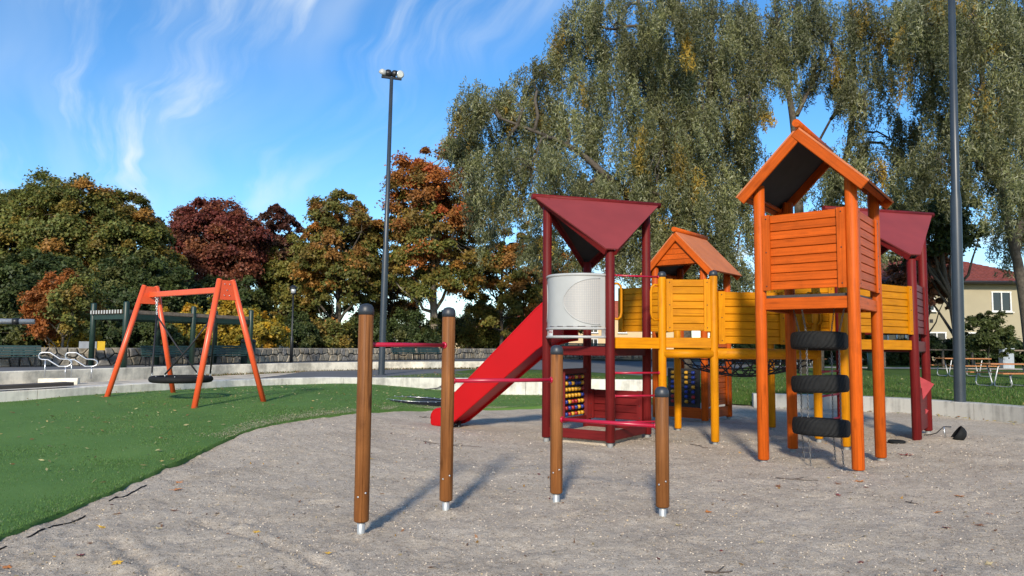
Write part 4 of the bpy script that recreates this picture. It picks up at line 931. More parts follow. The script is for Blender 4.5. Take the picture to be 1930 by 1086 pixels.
def bird(name, x, y, z, hd, label):
    B = thing(name, (x, y, z), label, 'bird', None, hd); W = WM[B.name]
    rings = [(-.20, .006, .10), (-.17, .012, .10), (-.10, .026, .105), (-.05, .045, .115), (.0, .060, .128), (.05, .062, .142), (.09, .052, .160), (.115, .038, .180), (.135, .034, .198), (.158, .033, .208), (.178, .026, .206), (.195, .011, .200), (.205, .004, .198)]
    vs_ = []; seg = 14
    for (px, r, pz) in rings:
        for k in range(seg): a = 2 * math.pi * k / seg; vs_.append((px, r * math.cos(a), pz + r * 1.05 * math.sin(a)))
    mb = MB(); n = len(rings); mb.add(vs_, [(i * seg + k, i * seg + (k + 1) % seg, (i + 1) * seg + (k + 1) % seg, (i + 1) * seg + k) for i in range(n - 1) for k in range(seg)], True)
    for i, f in enumerate(mb.f):
        zc_ = sum(mb.v[j][2] for j in f) / 4; xc = sum(mb.v[j][0] for j in f) / 4
        if -.08 < xc < .075 and zc_ < .125 + .1 * xc: mb.mi[i] = 1
    me = mb.mesh(name + '_body'); me.materials.append(M_['bird_black']); me.materials.append(M_['bird_white'])
    put(bpy.data.objects.new('body', me), B, W)
    def part(nm, mb_, mat): me_ = mb_.mesh(nm); me_.materials.append(mat); return put(bpy.data.objects.new(nm, me_), B, W)
    part('tail', MB().prism([(-.12, -.03, .10), (-.12, .03, .10), (-.43, .022, .075), (-.46, 0, .072), (-.43, -.022, .075)], (0, 0, .022)), M_['bird_black'])
    part('beak', MB().tube([(.20, 0, .20), (.222, 0, .197), (.24, 0, .193)], [.008, .006, .001], 8), M_['bird_black'])
    for sy in (-1, 1):
        part('wing', MB().prism([(.06, sy * .061, .15), (-.02, sy * .064, .115), (-.17, sy * .03, .095), (-.10, sy * .045, .13), (.0, sy * .06, .165)], (0, sy * .008, 0)), M_['bird_black'])
        part('leg', MB().tube([(.01, sy * .022, .075), (-.01, sy * .024, .045), (.0, sy * .024, .004), (.035, sy * .028, .003)], [.006, .004, .004, .003], 6), M_['bird_black'])
bird('magpie', -1.97, 20.9, H(-1.97, 20.9) + .045, rad(8), 'black and white magpie standing on the turf near the kerb')

# ------------------------------------------------------------------ street lamps
def floodlight_mast(x, y, z, h, r, label, heads, ax=20, lean=0.):
    Mst = thing('floodlight_mast', (x, y, z), label, 'lamp post')
    zs_ = [-.2, .03, h * .2, h * .40, h * .42, h]; MB().tube([(x + lean * k / h, y, z + k) for k in zs_], [r, r, r, r * .97, r * .74, r * .55], 18).build('pole', M_['lamp_grey'], Mst)
    if heads:
        d = Vector((math.cos(rad(ax)), math.sin(rad(ax)), 0)); c = Vector((x + lean, y, z + h)); a = MB().bar(c - d * .33, c + d * .33, .07, .07).build('cross_arm', M_['black_metal'], Mst)
        for i, (t_, pit, yaw, ml) in enumerate([(-.29, 50, 150, 'lens'), (-.11, 30, 100, 'black_metal'), (.09, 20, 20, 'black_metal'), (.27, 10, -60, 'lens')]):
            p = c + d * t_ + Vector((0, 0, .15)); q = Matrix.Rotation(rad(yaw), 3, 'Z') @ Matrix.Rotation(rad(90 + pit), 3, 'Y')
            hd = MB().lathe([(.05, -.10), (.10, -.07), (.125, .0), (.13, .06)], p, 18, q).build('lamp_head', M_['lamp_white'] if i in (0, 3) else M_['black_metal'], Mst)
            MB().lathe([(.122, .055), (.122, .068), (.09, .074)], p, 18, q).build('glass', M_['lens'], hd)
            MB().bar(c + d * t_, p, .03, .05, d).build('bracket', M_['steel'], hd)
    return Mst
floodlight_mast(-4.15, 23.7, .52, 9.75, .105, 'tall dark grey mast with four floodlights behind the turf kerb', True, 20, .12)
floodlight_mast(10.02, 16.6, .28, 11.5, .118, 'thick dark grey lamp mast rising out of the lawn beside the right kerb', False, 20, .20)
floodlight_mast(24.0, 43.5, .55, 10.7, .11, 'thin dark mast far behind the right maroon roof', False)
def lantern(x, y, z, h):
    Ln = thing('street_lantern', (x, y, z), 'slim black park lantern standing before the stone wall', 'lamp post')
    MB().lathe([(.06, -.05), (.06, .9), (.045, .95), (.035, 1.0), (.03, h - .35)], (x, y, z), 12).build('pole', M_['black_metal'], Ln)
    hd = MB().lathe([(.03, h - .36), (.10, h - .33), (.10, h - .30)], (x, y, z), 14).build('lamp_base', M_['black_metal'], Ln)
    MB().lathe([(.085, h - .30), (.095, h - .12)], (x, y, z), 14).build('lamp_glass', M_['lens'], Ln); MB().lathe([(.16, h - .12), (.15, h - .09), (.03, h)], (x, y, z), 14).build('lamp_cap', M_['black_metal'], Ln)
lantern(-8.2, 27.6, .8, 2.9)

# ------------------------------------------------------------------ benches, bins, tables, rails
def bench(name, x, y, z, rz, L, label, mat='bench_green', group=None, k=1.):
    B = thing(name, (x, y, z), label, 'bench', group, rz, k); W = WM[B.name]
    def P(nm, mb, m_): me = mb.mesh(nm); me.materials.append(M_[m_]); return put(bpy.data.objects.new(nm, me), B, W)
    for k in range(4): obj('seat_slat', cbox(L, .10, .035), M_[mat], B, W @ Matrix.Translation((0, -.17 + k * .115, .44)))
    for k in range(4): obj('back_slat', cbox(L, .035, .09), M_[mat], B, W @ Matrix.Translation((0, .25 + k * .028, .54 + k * .105)) @ Matrix.Rotation(rad(-14), 4, 'X'))
    for sx in (-1, 1):
        P('leg', MB().bar((sx * (L / 2 - .2), -.16, -.03), (sx * (L / 2 - .2), -.16, .42), .05, .06, (0, 1, 0)).bar((sx * (L / 2 - .2), .2, -.03), (sx * (L / 2 - .2), .24, .42), .05, .06, (0, 1, 0)).bar((sx * (L / 2 - .2), -.2, .40), (sx * (L / 2 - .2), .26, .40), .05, .05).bar((sx * (L / 2 - .2), .26, .40), (sx * (L / 2 - .2), .36, .88), .05, .05, (0, 1, 0)), 'black_metal')
    return B
bench('park_bench', -13.55, 19.9, .8, rad(38), 2.4, 'dark green slatted park bench at the left edge of the photo', k=0.66)
bench('park_bench', -10.35, 22.45, .8, rad(50), 2.3, 'dark green park bench under the green pergola, the left one of two', k=0.68)
bench('park_bench', -9.15, 24.1, .8, rad(52), 2.3, 'dark green park bench under the green pergola, next to the litter bin', k=0.7)
bench('park_bench', -4.75, 33.6, .8, rad(56), 2.2, 'grey green bench by the stone wall left of the brown post pair', k=0.72)
bench('park_bench', -3.75, 34.9, .8, rad(56), 2.2, 'grey green bench by the stone wall behind the second brown post', k=0.72)
bench('park_bench', 3.25, 43.0, .79, rad(22), 2.2, 'green bench seen below the white balcony, left of the back post')
bench('park_bench', 5.0, 43.6, .79, rad(20), 1.9, 'green bench seen below the maroon deck, left of the front post')
bench('park_bench', 6.6, 44.0, .79, rad(-20), 1.6, 'green bench seen through the ladder, right of the front maroon post')
def bin_(x, y, z, label, h=.85, r=.24):
    B = thing('litter_bin', (x, y, z), label, 'bin')
    b = MB().lathe([(r * .92, 0), (r, .04), (r, h * .86)], (x, y, z), 20).build('drum', M_['dark_green'], B)
    MB().lathe([(r * 1.05, h * .86), (r * 1.06, h * .92), (r * .75, h), (.01, h * 1.01)], (x, y, z), 20).build('lid', M_['black_metal'], B)
bin_(-9.0, 25.3, .8, 'dark green litter bin under the right end of the pergola')
bin_(17.1, 35.0, .47, 'dark green litter bin on the lawn behind the orange tower', 1.0, .26)
def picnic(x, y, z, rz, label):
    B = thing('picnic_table', (x, y, z), label, 'picnic table', 'picnic tables on the lawn', rz); W = WM[B.name]
    def P(nm, mb, m_): me = mb.mesh(nm); me.materials.append(M_[m_]); return put(bpy.data.objects.new(nm, me), B, W)
    for k in range(5): obj('top_plank', cbox(1.9, .135, .04), M_['table_wood'], B, W @ Matrix.Translation((0, -.29 + k * .145, .72)))
    for sy in (-1, 1):
        for k in range(2): obj('seat_plank', cbox(1.9, .125, .04), M_['table_wood'], B, W @ Matrix.Translation((0, sy * (.66 + k * .135), .43)))
    for sx in (-.62, .62):
        for sy in (-1, 1):
            pts = [(sx, sy * .26, .70), (sx, sy * .05, .10), (sx, sy * .06, .03), (sx, sy * .14, 0.0), (sx, sy * .66, 0.0), (sx, sy * .76, .03), (sx, sy * .80, .12), (sx, sy * .72, .40)]
            P('leg_tube', MB().tube(pts, .022, 8), 'galv')
    return B
picnic(16.3, 24.2, .33, rad(5), 'orange brown picnic table with bent steel legs, nearest to the right edge')
picnic(18.6, 30.5, .42, rad(0), 'orange brown picnic table behind the thick lamp mast')
picnic(14.6, 37.5, .55, rad(10), 'small far picnic table glimpsed between the tyres and the orange post')
# pergola
PG = thing('pergola', (-10.5, 22.5, .8), 'dark green steel pergola with slatted roof behind the swing', 'pergola')
F_ = [(-10.43, 19.95), (-9.6, 22.25), (-8.62, 24.4)]; B_ = [(-11.85, 20.9), (-11.1, 23.2), (-10.15, 25.3)]
for P in F_ + B_: MB().lathe([(.075, -.1), (.075, 1.78), (.06, 1.80), (.02, 1.81)], (*P, .8), 14).build('post', M_['dark_green'], PG)
for a, b in ((F_[0], F_[1]), (F_[1], F_[2]), (B_[0], B_[1]), (B_[1], B_[2]), (F_[0], B_[0]), (F_[1], B_[1]), (F_[2], B_[2])): plank('beam', PG, V3(a, 2.20), V3(b, 2.20), .06, .14, M_['dark_green'], .004)
for i in range(12):
    t_ = (i + .5) / 12; e0 = V3(lerp(B_[0], F_[0], t_), 2.335); e1 = V3(lerp(B_[2], F_[2], t_), 2.335); dd = (e1 - e0).normalized(); MB().bar(e0 - dd * .128, e0 - dd * .121, .044, .098).build('lit_slat_end', M_['lamp_white'], PG); plank('roof_slat', PG, e0 - dd * .12, e1 + dd * .1, .045, .10, M_['fence_wood'], .004)  # white caps paint the sunlight on the slat ends
# stainless steps rail on its concrete block
RL = thing('parkour_rail', (-11.0, 18.6, .5), 'pair of bent stainless rails on a white concrete block', 'rail')
ba, bb = (-10.62, 16.72), (-9.90, 17.0)
BK = MB().bar(V3(ba, .575), V3(bb, .575), .30, .21).build('concrete_block', M_['concrete_cream'], RL)
for x0_ in (-10.74, -10.24):
    q = lambda x, z: Vector((x0_ + x * .66, 16.85 + x * .2 + (x0_ + 10.7) * .35, z - .12))
    loop = [(0, 1.30), (.03, 1.355), (.10, 1.375), (.32, 1.375), (.62, 1.23), (.86, 1.22), (.95, 1.18), (.97, 1.13), (.92, 1.08), (.84, 1.06), (.60, 1.06), (.28, 1.21), (.08, 1.22), (.01, 1.255)]
    MB().tube([q(x, z) for x, z in loop], .017, 8, closed=True).build('rail_loop', M_['steel'], RL)
    for x, z in ((.2, 1.22), (.80, 1.06)): MB().tube([q(x, .78), q(x, z)], .014, 8).build('rail_post', M_['steel'], RL)
# plank lying on the kerb
pq = offset_line(kerb_line, .17); i0, i1 = [int(np.argmin(np.abs(pq[:, 1] - v))) for v in (12.3, 14.95)]
WB = plank('wooden_beam', None, (pq[i0][0], pq[i0][1], .635), (pq[i1][0], pq[i1][1], .665), .32, .07, M_['greyplankX']); tag(WB, 'weathered dark wooden beam lying on the left end of the kerb', 'beam')
# horizontal gym pipe at the left edge
GP = thing('gym_bar', (-15.2, 19.6, .8), 'horizontal silver metal beam above the bench at the left edge', 'bar')
MB().tube([(-16.2, 19.0, 2.02), (-13.15, 20.35, 2.05)], .075, 14).build('beam', M_['galv'], GP); MB().tube([(-13.62, 20.14, 2.04), (-13.48, 20.2, 2.05)], .092, 14).build('sleeve', M_['black_metal'], GP); MB().tube([(-15.9, 19.1, .7), (-15.9, 19.1, 2.2)], .08, 12).build('post', M_['dark_green'], GP)
# small board by the sapling
SB = thing('notice_board', (-12.2, 21.6, .8), 'small yellow and grey board leaning beside the orange sapling', 'board')
MB().bar((-12.45, 21.3, 1.42), (-12.05, 21.5, 1.42), .04, .20).build('grey_panel', M_['sign_grey'], SB); MB().bar((-12.03, 21.5, 1.40), (-11.88, 21.62, 1.40), .05, .26).build('yellow_panel', M_['sign_yellow'], SB); MB().tube([(-12.1, 21.5, .75), (-12.1, 21.5, 1.4)], .025, 8).build('stake', M_['fence_wood'], SB)
# wooden rail fence, grey box
FN = thing('rail_fence', (26, 38.5, .5), 'weathered wooden rail fence in front of the cream house', 'fence')
fx = np.arange(18.2, 36, 1.55)
for x in fx: plank('fence_post', FN, (x, 39.2, .35), (x, 39.2, 1.44), .09, .09, M_['fence_wood'], .006, (0, 1, 0))
for i in range(len(fx) - 1): plank('top_rail', FN, (fx[i] + .004, 39.2, 1.485), (fx[i + 1] - .004, 39.2, 1.485), .09, .07, M_['fence_wood'])
UB = thing('utility_box', (25.4, 38.0, .5), 'pale grey utility cabinet beside the rail fence', 'cabinet')
MB().box((25.4, 38.0, 1.02), (.56, .35, 1.06)).build('cabinet', M_['box_grey'], UB); MB().box((25.4, 38.0, 1.575), (.62, .41, .05)).build('lid', M_['box_grey'], UB); MB().box((25.4, 37.82, 1.02), (.44, .012, .86)).build('door', M_['box_grey'], UB)

# ------------------------------------------------------------------ houses
def window(parent, x, y, z, w, h, nx=2, name='window'):
    f = MB(); f.box((x, y - .02, z - h / 2), (w + .12, .12, .08)); f.box((x, y - .02, z + h / 2), (w + .12, .12, .08)); f.box((x - w / 2, y - .02, z), (.08, .12, h - .08)); f.box((x + w / 2, y - .02, z), (.08, .12, h - .08))
    for k in range(1, nx): f.box((x - w / 2 + w * k / nx, y - .025, z), (.07, .11, h - .08))
    o = f.build(name, M_['window_frame'], parent)
    for k in range(nx): MB().box((x - w / 2 + w * (k + .5) / nx, y - .005, z), (w / nx - .075, .03, h - .085)).build('pane', M_['glass'], o)
    MB().box((x, y - .10, z - h / 2 - .07), (w + .25, .22, .05)).build('sill', M_['window_frame'], o)
HS = thing('cream_house', (28, 52, .8), 'cream rendered two storey house with red tiled hip roof', 'house')
MB().box((28.5, 52.5, 3.35), (12.6, 9., 5.2)).build('wall', M_['plaster'], HS)
e = [(21.6, 47.4), (35.4, 47.4), (35.4, 57.6), (21.6, 57.6)]; r0, r1 = (26.3, 52.5, 8.05), (30.9, 52.5, 8.05)
RF = MB().add([(p[0], p[1], 5.9) for p in e] + [r0, r1], [(0, 1, 5, 4), (1, 2, 5), (2, 3, 4, 5), (3, 0, 4), (0, 3, 2, 1)]).build('roof', M_['tile_red'], HS)
# courses of tiles on the two slopes one sees: one strip for each course, with rolls across it
def courses(a, b, c, d, n, roll):
    a, b, c, d = map(Vector, (a, b, c, d)); nn = (b - a).cross(d - a).normalized(); nn = nn if nn.z > 0 else -nn
    for i in range(n):
        t0, t1 = i / n, (i + 1) / n + .02; p0, p1, q0, q1 = a.lerp(d, t0), b.lerp(c, t0), a.lerp(d, min(1, t1)), b.lerp(c, min(1, t1)); m = max(4, int((p1 - p0).length / roll) * 2)
        G = np.array([[p0.lerp(p1, k / m) + nn * (.075 + .03 * (k % 2)) for k in range(m + 1)], [q0.lerp(q1, k / m) + nn * (.02 + .02 * (k % 2)) for k in range(m + 1)]])
        F0 = np.array([[p0.lerp(p1, k / m) + nn * .0 for k in range(m + 1)], G[0]]); mb = MB(); mb.grid(G, False); mb.grid(F0, False); mb.build('tile_course', M_['tile_red'], RF, fix=False)
courses((21.6, 47.4, 5.9), (35.4, 47.4, 5.9), r1, r0, 17, .30); courses((35.4, 47.4, 5.9), (35.4, 57.6, 5.9), r1, r1, 17, .30); courses((21.6, 57.6, 5.9), (21.6, 47.4, 5.9), r0, r0, 17, .30)
MB().tube([(21.55, 47.32, 5.86), (35.45, 47.32, 5.86)], .09, 8).build('gutter', M_['gutter'], HS); MB().box((28.5, 47.7, 5.80), (13.6, .55, .06)).build('soffit', M_['gutter'], HS)
CH = MB().box((25.2, 53.5, 8.5), (.8, .8, 1.8)).build('chimney', M_['tile_small'], RF)
for x in (24.4, 26.9, 31.9, 34.0): window(HS, x, 48.0, 4.65, 1.2, 1.25)
for x in (23.2, 25.0, 27.6, 29.6, 31.9): window(HS, x, 48.0, 2.0, 1.15, 1.2)
MB().box((27.3, 47.99, 3.35), (.22, .04, .22)).build('vent', M_['gutter'], HS)
# far houses glimpsed below the decks
H2 = thing('far_house', (9, 92, .8), 'distant yellow house front glimpsed beneath the maroon tower deck', 'house')
MB().box((11, 96, 2.9), (20, 8, 4.4)).build('wall', M_['plaster2'], H2); MB().prism([(.5, 91.5, 5.1), (21.5, 91.5, 5.1), (19, 96, 7.4), (3, 96, 7.4)], (0, .2, .1)).build('roof', M_['tile_small'], H2); MB().prism([(21.5, 100.5, 5.1), (.5, 100.5, 5.1), (3, 96, 7.4), (19, 96, 7.4)], (0, .2, .1)).build('roof', M_['tile_small'], H2)
for x in (3.2, 6.6, 10.2, 13.8, 17.4):
    for z in (1.9, 3.8): window(H2, x, 91.98, z, 1.0, 1.1)
H3 = thing('low_shed', (-1.0, 52, .6), 'low red tiled shed roof just behind the stone wall', 'shed')
MB().box((-.6, 54.5, .7), (5.0, 2.6, 1.3)).build('wall', M_['plaster2'], H3); R3 = MB().prism([(-3.6, 52.6, 1.18), (2.6, 52.6, 1.18), (2.2, 54.6, 2.0), (-2.9, 54.6, 2.0)], (0, .05, .10)).build('roof', M_['tile_small'], H3)
for k in range(20): MB().tube([(-3.5 + k * .315, 52.58, 1.29), (-2.85 + k * .262, 54.6, 2.11)], .05, 6).build('tile_row', M_['tile_small'], R3)
MB().tube([(-3.0, 54.65, 2.12), (2.3, 54.65, 2.12)], .10, 8).build('ridge', M_['gutter'], R3)
H4 = thing('far_block', (-12, 130, .8), 'low distant yellow building between the tree trunks', 'house')
MB().box((-9, 136, 2.6), (26, 10, 4)).build('wall', M_['plaster2'], H4); MB().box((-9, 136, 4.75), (27, 11, .3)).build('roof', M_['tile_red'], H4)
for x in range(-20, 4, 3):
    window(H4, x, 131, 3.0, 1.4, 1.4)

# ------------------------------------------------------------------ trees and shrubs
def spot(px, py, d):               # a point measured off the photograph, d metres out
    return np.array([(px - 965) * d / 1390., d, 1.5 + (652 + .0087 * (px - 965) - py) * d / 1390.])
def limb_pts(a, b, n=6, sag=.0, wob=.0, r=None):
    a, b = np.array(a, float), np.array(b, float); t = np.linspace(0, 1, n)[:, None]; p = a * (1 - t) + b * t
    p[:, 2] += (sag * np.sin(np.pi * t[:, 0])); 
    if wob: p[1:-1] += r.normal(size=(n - 2, 3)) * wob
    return p
def pal_mix(r, n, pal):
    w = np.array([p[0] for p in pal], float); idx = r.choice(len(pal), n, p=w / w.sum()); return np.array([p[1] for p in pal])[idx]
def broadleaf(name, label, base, top, zlow, R, pal, nclump=170, nleaf=34000, size=.17, tr=.16, seed=1, cat='tree', group=None, bark='bark', toppal=None, lean=(0, 0), flat=.55, gap=.35, side_pal=None, irr=1., twig=1.):
    r = np.random.default_rng(seed); base = np.array(base, float)
    T = thing(name, base, label, cat, group)
    cz = (top + zlow) / 2; rz = (top - zlow) / 2; C = np.array([base[0] + lean[0], base[1] + lean[1], cz]); RR = np.array([R, R, rz])
    zz = r.random(nclump) * 1.85 - .85; az = r.random(nclump) * 2 * np.pi; hr = (1 - np.abs(zz) ** 2.5) ** (1 / 2.2)
    d = np.stack([hr * np.cos(az), hr * np.sin(az), zz], 1)
    ph = r.random(8) * 6.28; env = 1 + irr * (.13 * np.sin(3 * az + ph[0]) * np.cos(3.5 * zz + ph[1]) + .11 * np.sin(5 * zz + 2 * az + ph[2]) + .08 * np.sin(9 * zz - 3 * az + ph[3])) + r.normal(size=nclump) * .06 * irr
    rr = (gap + (1 - gap) * r.random(nclump) ** .5) * env
    tw = r.random(nclump) < .12; rr = np.where(tw, env * (.96 + .10 * r.random(nclump)), rr); d[:, 2] = np.where(tw, d[:, 2], d[:, 2])
    rr = np.minimum(rr, 1.06); cl = C + d * RR * rr[:, None]
    # trunk and limbs
    mb = MB(); tt_top = np.array([C[0], C[1], zlow + (top - zlow) * .72]); tk = limb_pts(base - [0, 0, .3], tt_top, 8, 0, R * .035, r); mb.tube(tk, np.linspace(tr, tr * .28, 8), 8)
    nl = min(14, nclump // 8); ends = r.choice(nclump, nl, replace=False); limb = []
    for e_ in ends:
        k = np.interp(cl[e_, 2], [zlow, top], [.25, .85]) * .9; s_ = tk[int(k * 7)]; p = limb_pts(s_, cl[e_], 6, -.12 * R, R * .04, r); mb.tube(p, np.linspace(tr * .42, tr * .07, 6), 6); limb.append(p[2:])
    lp = np.concatenate(limb)
    for i in range(nclump):
        j = np.argmin(np.linalg.norm(lp - cl[i], axis=1)); 
        if np.linalg.norm(lp[j] - cl[i]) > .15: mb.tube(limb_pts(lp[j], cl[i], 4, -.05 * R, R * .02, r), np.linspace(tr * .12 * twig, tr * .035 * twig, 4), 4, cap=False)
    tr_o = mb.build('trunk', M_[bark], T, fix=False)
    # leaves in flattened clumps
    nleaf = int(nleaf * 2.2); size *= .70; per = nleaf // nclump; cr = (R * .150) * (.55 + .85 * r.random(nclump)) * np.where(tw, .8, 1.)
    ci = np.repeat(np.arange(nclump), per); g = r.normal(size=(len(ci), 3)) * [.62, .62, .62 * flat]
    pos = cl[ci] + g * cr[ci][:, None]; pos[:, 2] -= .25 * cr[ci] * (g[:, 0] ** 2 + g[:, 1] ** 2)
    out = unit((pos - C) / RR); nrm = unit(out * .55 + np.array([0, 0, .45]) + r.normal(size=pos.shape) * .55); dd = perp(nrm, r); s_ = np.cross(nrm, dd)
    ccol = pal_mix(r, nclump, pal)
    hgt = (cl[:, 2] - zlow) / (top - zlow)
    if toppal is not None:
        tc_ = pal_mix(r, nclump, toppal); m_ = (hgt + r.normal(size=nclump) * .15 > .5); ccol[m_] = tc_[m_]
    if side_pal is not None:
        sp_ = pal_mix(r, nclump, side_pal); m_ = ((cl[:, 0] - C[0]) / R + r.normal(size=nclump) * .2 < .1); ccol[m_] = sp_[m_]
    lc = pal_mix(r, len(ci), pal); col = ccol[ci] * .72 + lc * .28; col *= (.75 + .5 * r.random((len(ci), 1))) * (.82 + .36 * r.random(nclump))[ci][:, None]
    L = size * (.7 + .6 * r.random(len(ci)))
    leaf_object('crown', pos, dd, s_, L, L * 1.0, col, M_['leaf'], T, base, tri=True)
    return T
OL = [(3, (.078, .086, .020)), (2, (.062, .074, .020)), (1.4, (.130, .090, .018)), (.5, (.19, .085, .018))]
DG = [(3, (.030, .045, .014)), (2, (.045, .060, .016)), (1, (.075, .075, .02))]
RED = [(3, (.100, .026, .020)), (2, (.130, .044, .022)), (1, (.065, .026, .018)), (.8, (.16, .065, .025))]
BRN = [(3, (.150, .065, .018)), (2.4, (.095, .068, .016)), (1.5, (.060, .060, .015)), (1, (.23, .085, .018))]
GRN = [(3, (.055, .062, .014)), (2, (.085, .078, .016)), (1, (.13, .085, .018)), (.5, (.2, .09, .02))]
ORG = [(3, (.19, .065, .018)), (2, (.26, .075, .018)), (1.5, (.11, .065, .016)), (.8, (.28, .05, .016))]
YEL = [(3, (.36, .235, .022)), (2, (.23, .175, .025)), (1.2, (.10, .11, .02)), (.5, (.40, .20, .02))]
COP = [(3, (.115, .050, .028)), (2, (.085, .045, .025)), (1, (.15, .055, .03))]
def bright(p, k): return [(w, tuple(min(.6, c * k) for c in col)) for w, col in p]
OL, DG, RED, BRN, GRN, ORG, YEL, COP = [bright(p, k) for p, k in zip((OL, DG, RED, BRN, GRN, ORG, YEL, COP), (2.1, 1.7, 1.9, 2.25, 2.3, 2.0, 1.45, 1.75))]
def bt(name, label, px, d, ytop, ylow, rpx, pal, z=.8, **kw):
    b = spot(px, 650, d); top = spot(px, ytop, d)[2]; low = spot(px, ylow, d)[2]
    return broadleaf(name, label, (b[0], d, z), top, low, rpx * d / 1390., pal, **kw)
bt('olive_tree', 'tall olive green tree with bare twigs at the far left edge', 15, 36, 322, 640, 105, OL, irr=1.0, seed=11, nclump=260, nleaf=52000, size=.18)
bt('olive_tree', 'broad olive green tree behind the orange sapling', 135, 35, 340, 640, 95, OL, irr=1.0, seed=12, nclump=240, nleaf=48000, size=.18)
bt('olive_tree', 'dark olive tree sloping down beside the red maple', 232, 36, 372, 640, 85, OL, irr=.9, seed=13, nclump=220, nleaf=42000, size=.18)
bt('olive_tree', 'dark tree beyond the left edge of the photo', -110, 36, 350, 640, 100, OL, seed=19, nclump=120, nleaf=20000, size=.2)
bt('dark_tree', 'very dark shaded tree behind the gym beam on the left', 60, 31, 480, 655, 95, DG, seed=14, nclump=150, nleaf=26000, size=.17)
bt('dark_tree', 'very dark shaded tree behind the pergola', 260, 31, 480, 655, 90, DG, seed=15, nclump=150, nleaf=26000, size=.17)
bt('red_maple', 'round dark red maple left of centre', 402, 44, 376, 560, 84, RED, irr=.35, seed=21, nclump=240, nleaf=44000, size=.2, tr=.2)
bt('red_maple', 'narrow brownish red maple behind the round one', 520, 47, 384, 620, 46, COP, irr=.4, seed=22, nclump=150, nleaf=24000, size=.22, toppal=[(2, (.075, .022, .018)), (1, (.06, .03, .02))], tr=.18)
bt('dark_tree', 'dark green tree under the red maple', 420, 40, 520, 655, 85, DG, seed=16, nclump=150, nleaf=24000, size=.18)
bt('green_maple', 'low green maple between the red and the brown maple', 565, 46, 448, 650, 62, GRN, seed=23, nclump=170, nleaf=26000, size=.2, z=.75)
bt('brown_maple', 'brown and green maple left of the floodlight mast', 642, 42, 352, 600, 78, GRN, toppal=BRN, seed=24, nclump=190, nleaf=34000, size=.19, tr=.22, gap=.42)
bt('orange_maple', 'tall orange and green maple right of the floodlight mast', 818, 42, 265, 585, 88, GRN, toppal=ORG, seed=25, nclump=230, nleaf=42000, size=.19, tr=.27, gap=.42, bark='bark_pale')
bt('brown_maple', 'lower brown maple filling the gap behind the mast', 735, 48, 470, 640, 60, BRN, seed=26, nclump=110, nleaf=15000, size=.2, tr=.15)
bt('yellowing_maple', 'thin yellowing maple above the red slide', 945, 46, 440, 640, 62, GRN, toppal=BRN, seed=27, nclump=130, nleaf=17000, size=.2, tr=.14, gap=.4)
bt('yellowing_maple', 'thin maple seen between the posts of the front maroon tower', 1068, 56, 470, 640, 55, GRN, toppal=BRN, seed=28, nclump=90, nleaf=11000, size=.22, tr=.15)
bt('yellowing_maple', 'brownish maple in the gap between the slide and the front maroon tower', 1012, 50, 420, 640, 46, GRN, toppal=BRN, seed=29, nclump=90, nleaf=11000, size=.2, tr=.13, gap=.4)
bt('orange_sapling', 'small sapling with orange and olive leaves and a pale stem', 120, 22.6, 512, 640, 62, OL, side_pal=[(3, (.42, .10, .025)), (2, (.33, .085, .02))], seed=31, nclump=110, nleaf=9000, size=.11, tr=.05, bark='bark_pale', flat=.8)
for i, (px, d, yt, yl, rp, pal, lb) in enumerate([
        (30, 24, 590, 668, 70, DG, 'dark green hedge bush behind the left park bench'),
        (145, 24.5, 620, 672, 40, YEL, 'yellow leaved bush at the foot of the orange sapling'), (215, 27.5, 590, 668, 48, DG, 'dark leafy bush behind the left end of the pergola'),
        (290, 28, 600, 672, 46, DG, 'dark leafy bush behind the middle of the pergola'), (352, 30, 572, 668, 42, YEL, 'yellow bush rising behind the pergola roof'),
        (425, 31, 565, 668, 46, YEL, 'golden yellow bush right of the near swing frame'), (492, 31, 588, 668, 50, YEL, 'broad golden yellow bush between pergola and lantern'),
        (560, 35, 590, 664, 38, DG, 'dark bush beside the park lantern'), (625, 37, 605, 662, 50, GRN, 'green bush behind the first brown post'), (690, 39, 600, 662, 50, DG, 'dark green bush behind the mast foot'),
        (770, 41, 590, 662, 55, DG, 'dark green bush between the two tall brown posts'), (880, 48, 600, 660, 60, GRN, 'green brown bush above the stone wall left of the slide'), (965, 50, 585, 660, 50, GRN, 'bushy thicket right behind the slide top'), (835, 47, 585, 660, 36, DG, 'dark bush around the trunk of the orange maple'), (915, 52, 560, 660, 34, GRN, 'tall thin brown green bush left of the slide thicket'), (1030, 54, 570, 660, 34, DG, 'dark bush behind the left post of the front maroon tower')]):
    bt('shrub', lb, px, d, yt, yl, rp, pal, z=.8, seed=50 + i, nclump=70, nleaf=8000 if pal is not YEL else 6500, size=.15, tr=.04, cat='bush', flat=.8, group='bushes behind the stone wall')
bt('copper_tree', 'copper brown leaved tree in front of the red house roof', 1745, 42, 440, 600, 54, bright(COP, 1.6), seed=41, nclump=130, nleaf=19000, size=.19, tr=.12, z=.6)
bt('oak_tree', 'green oak spreading its branches above the red roof', 1815, 40, 345, 500, 78, twig=.5, pal=[(3, (.045, .065, .014)), (2, (.065, .085, .018)), (1, (.03, .045, .012))], seed=42, nclump=130, nleaf=12000, size=.19, tr=.24, z=.6, lean=(-1.5, 0), gap=.3)
bt('young_tree', 'light green young tree in front of the lit house wall', 1862, 36.5, 588, 672, 40, [(3, (.085, .105, .03)), (2, (.06, .08, .022))], seed=43, nclump=80, nleaf=8000, size=.14, tr=.05, z=.5)
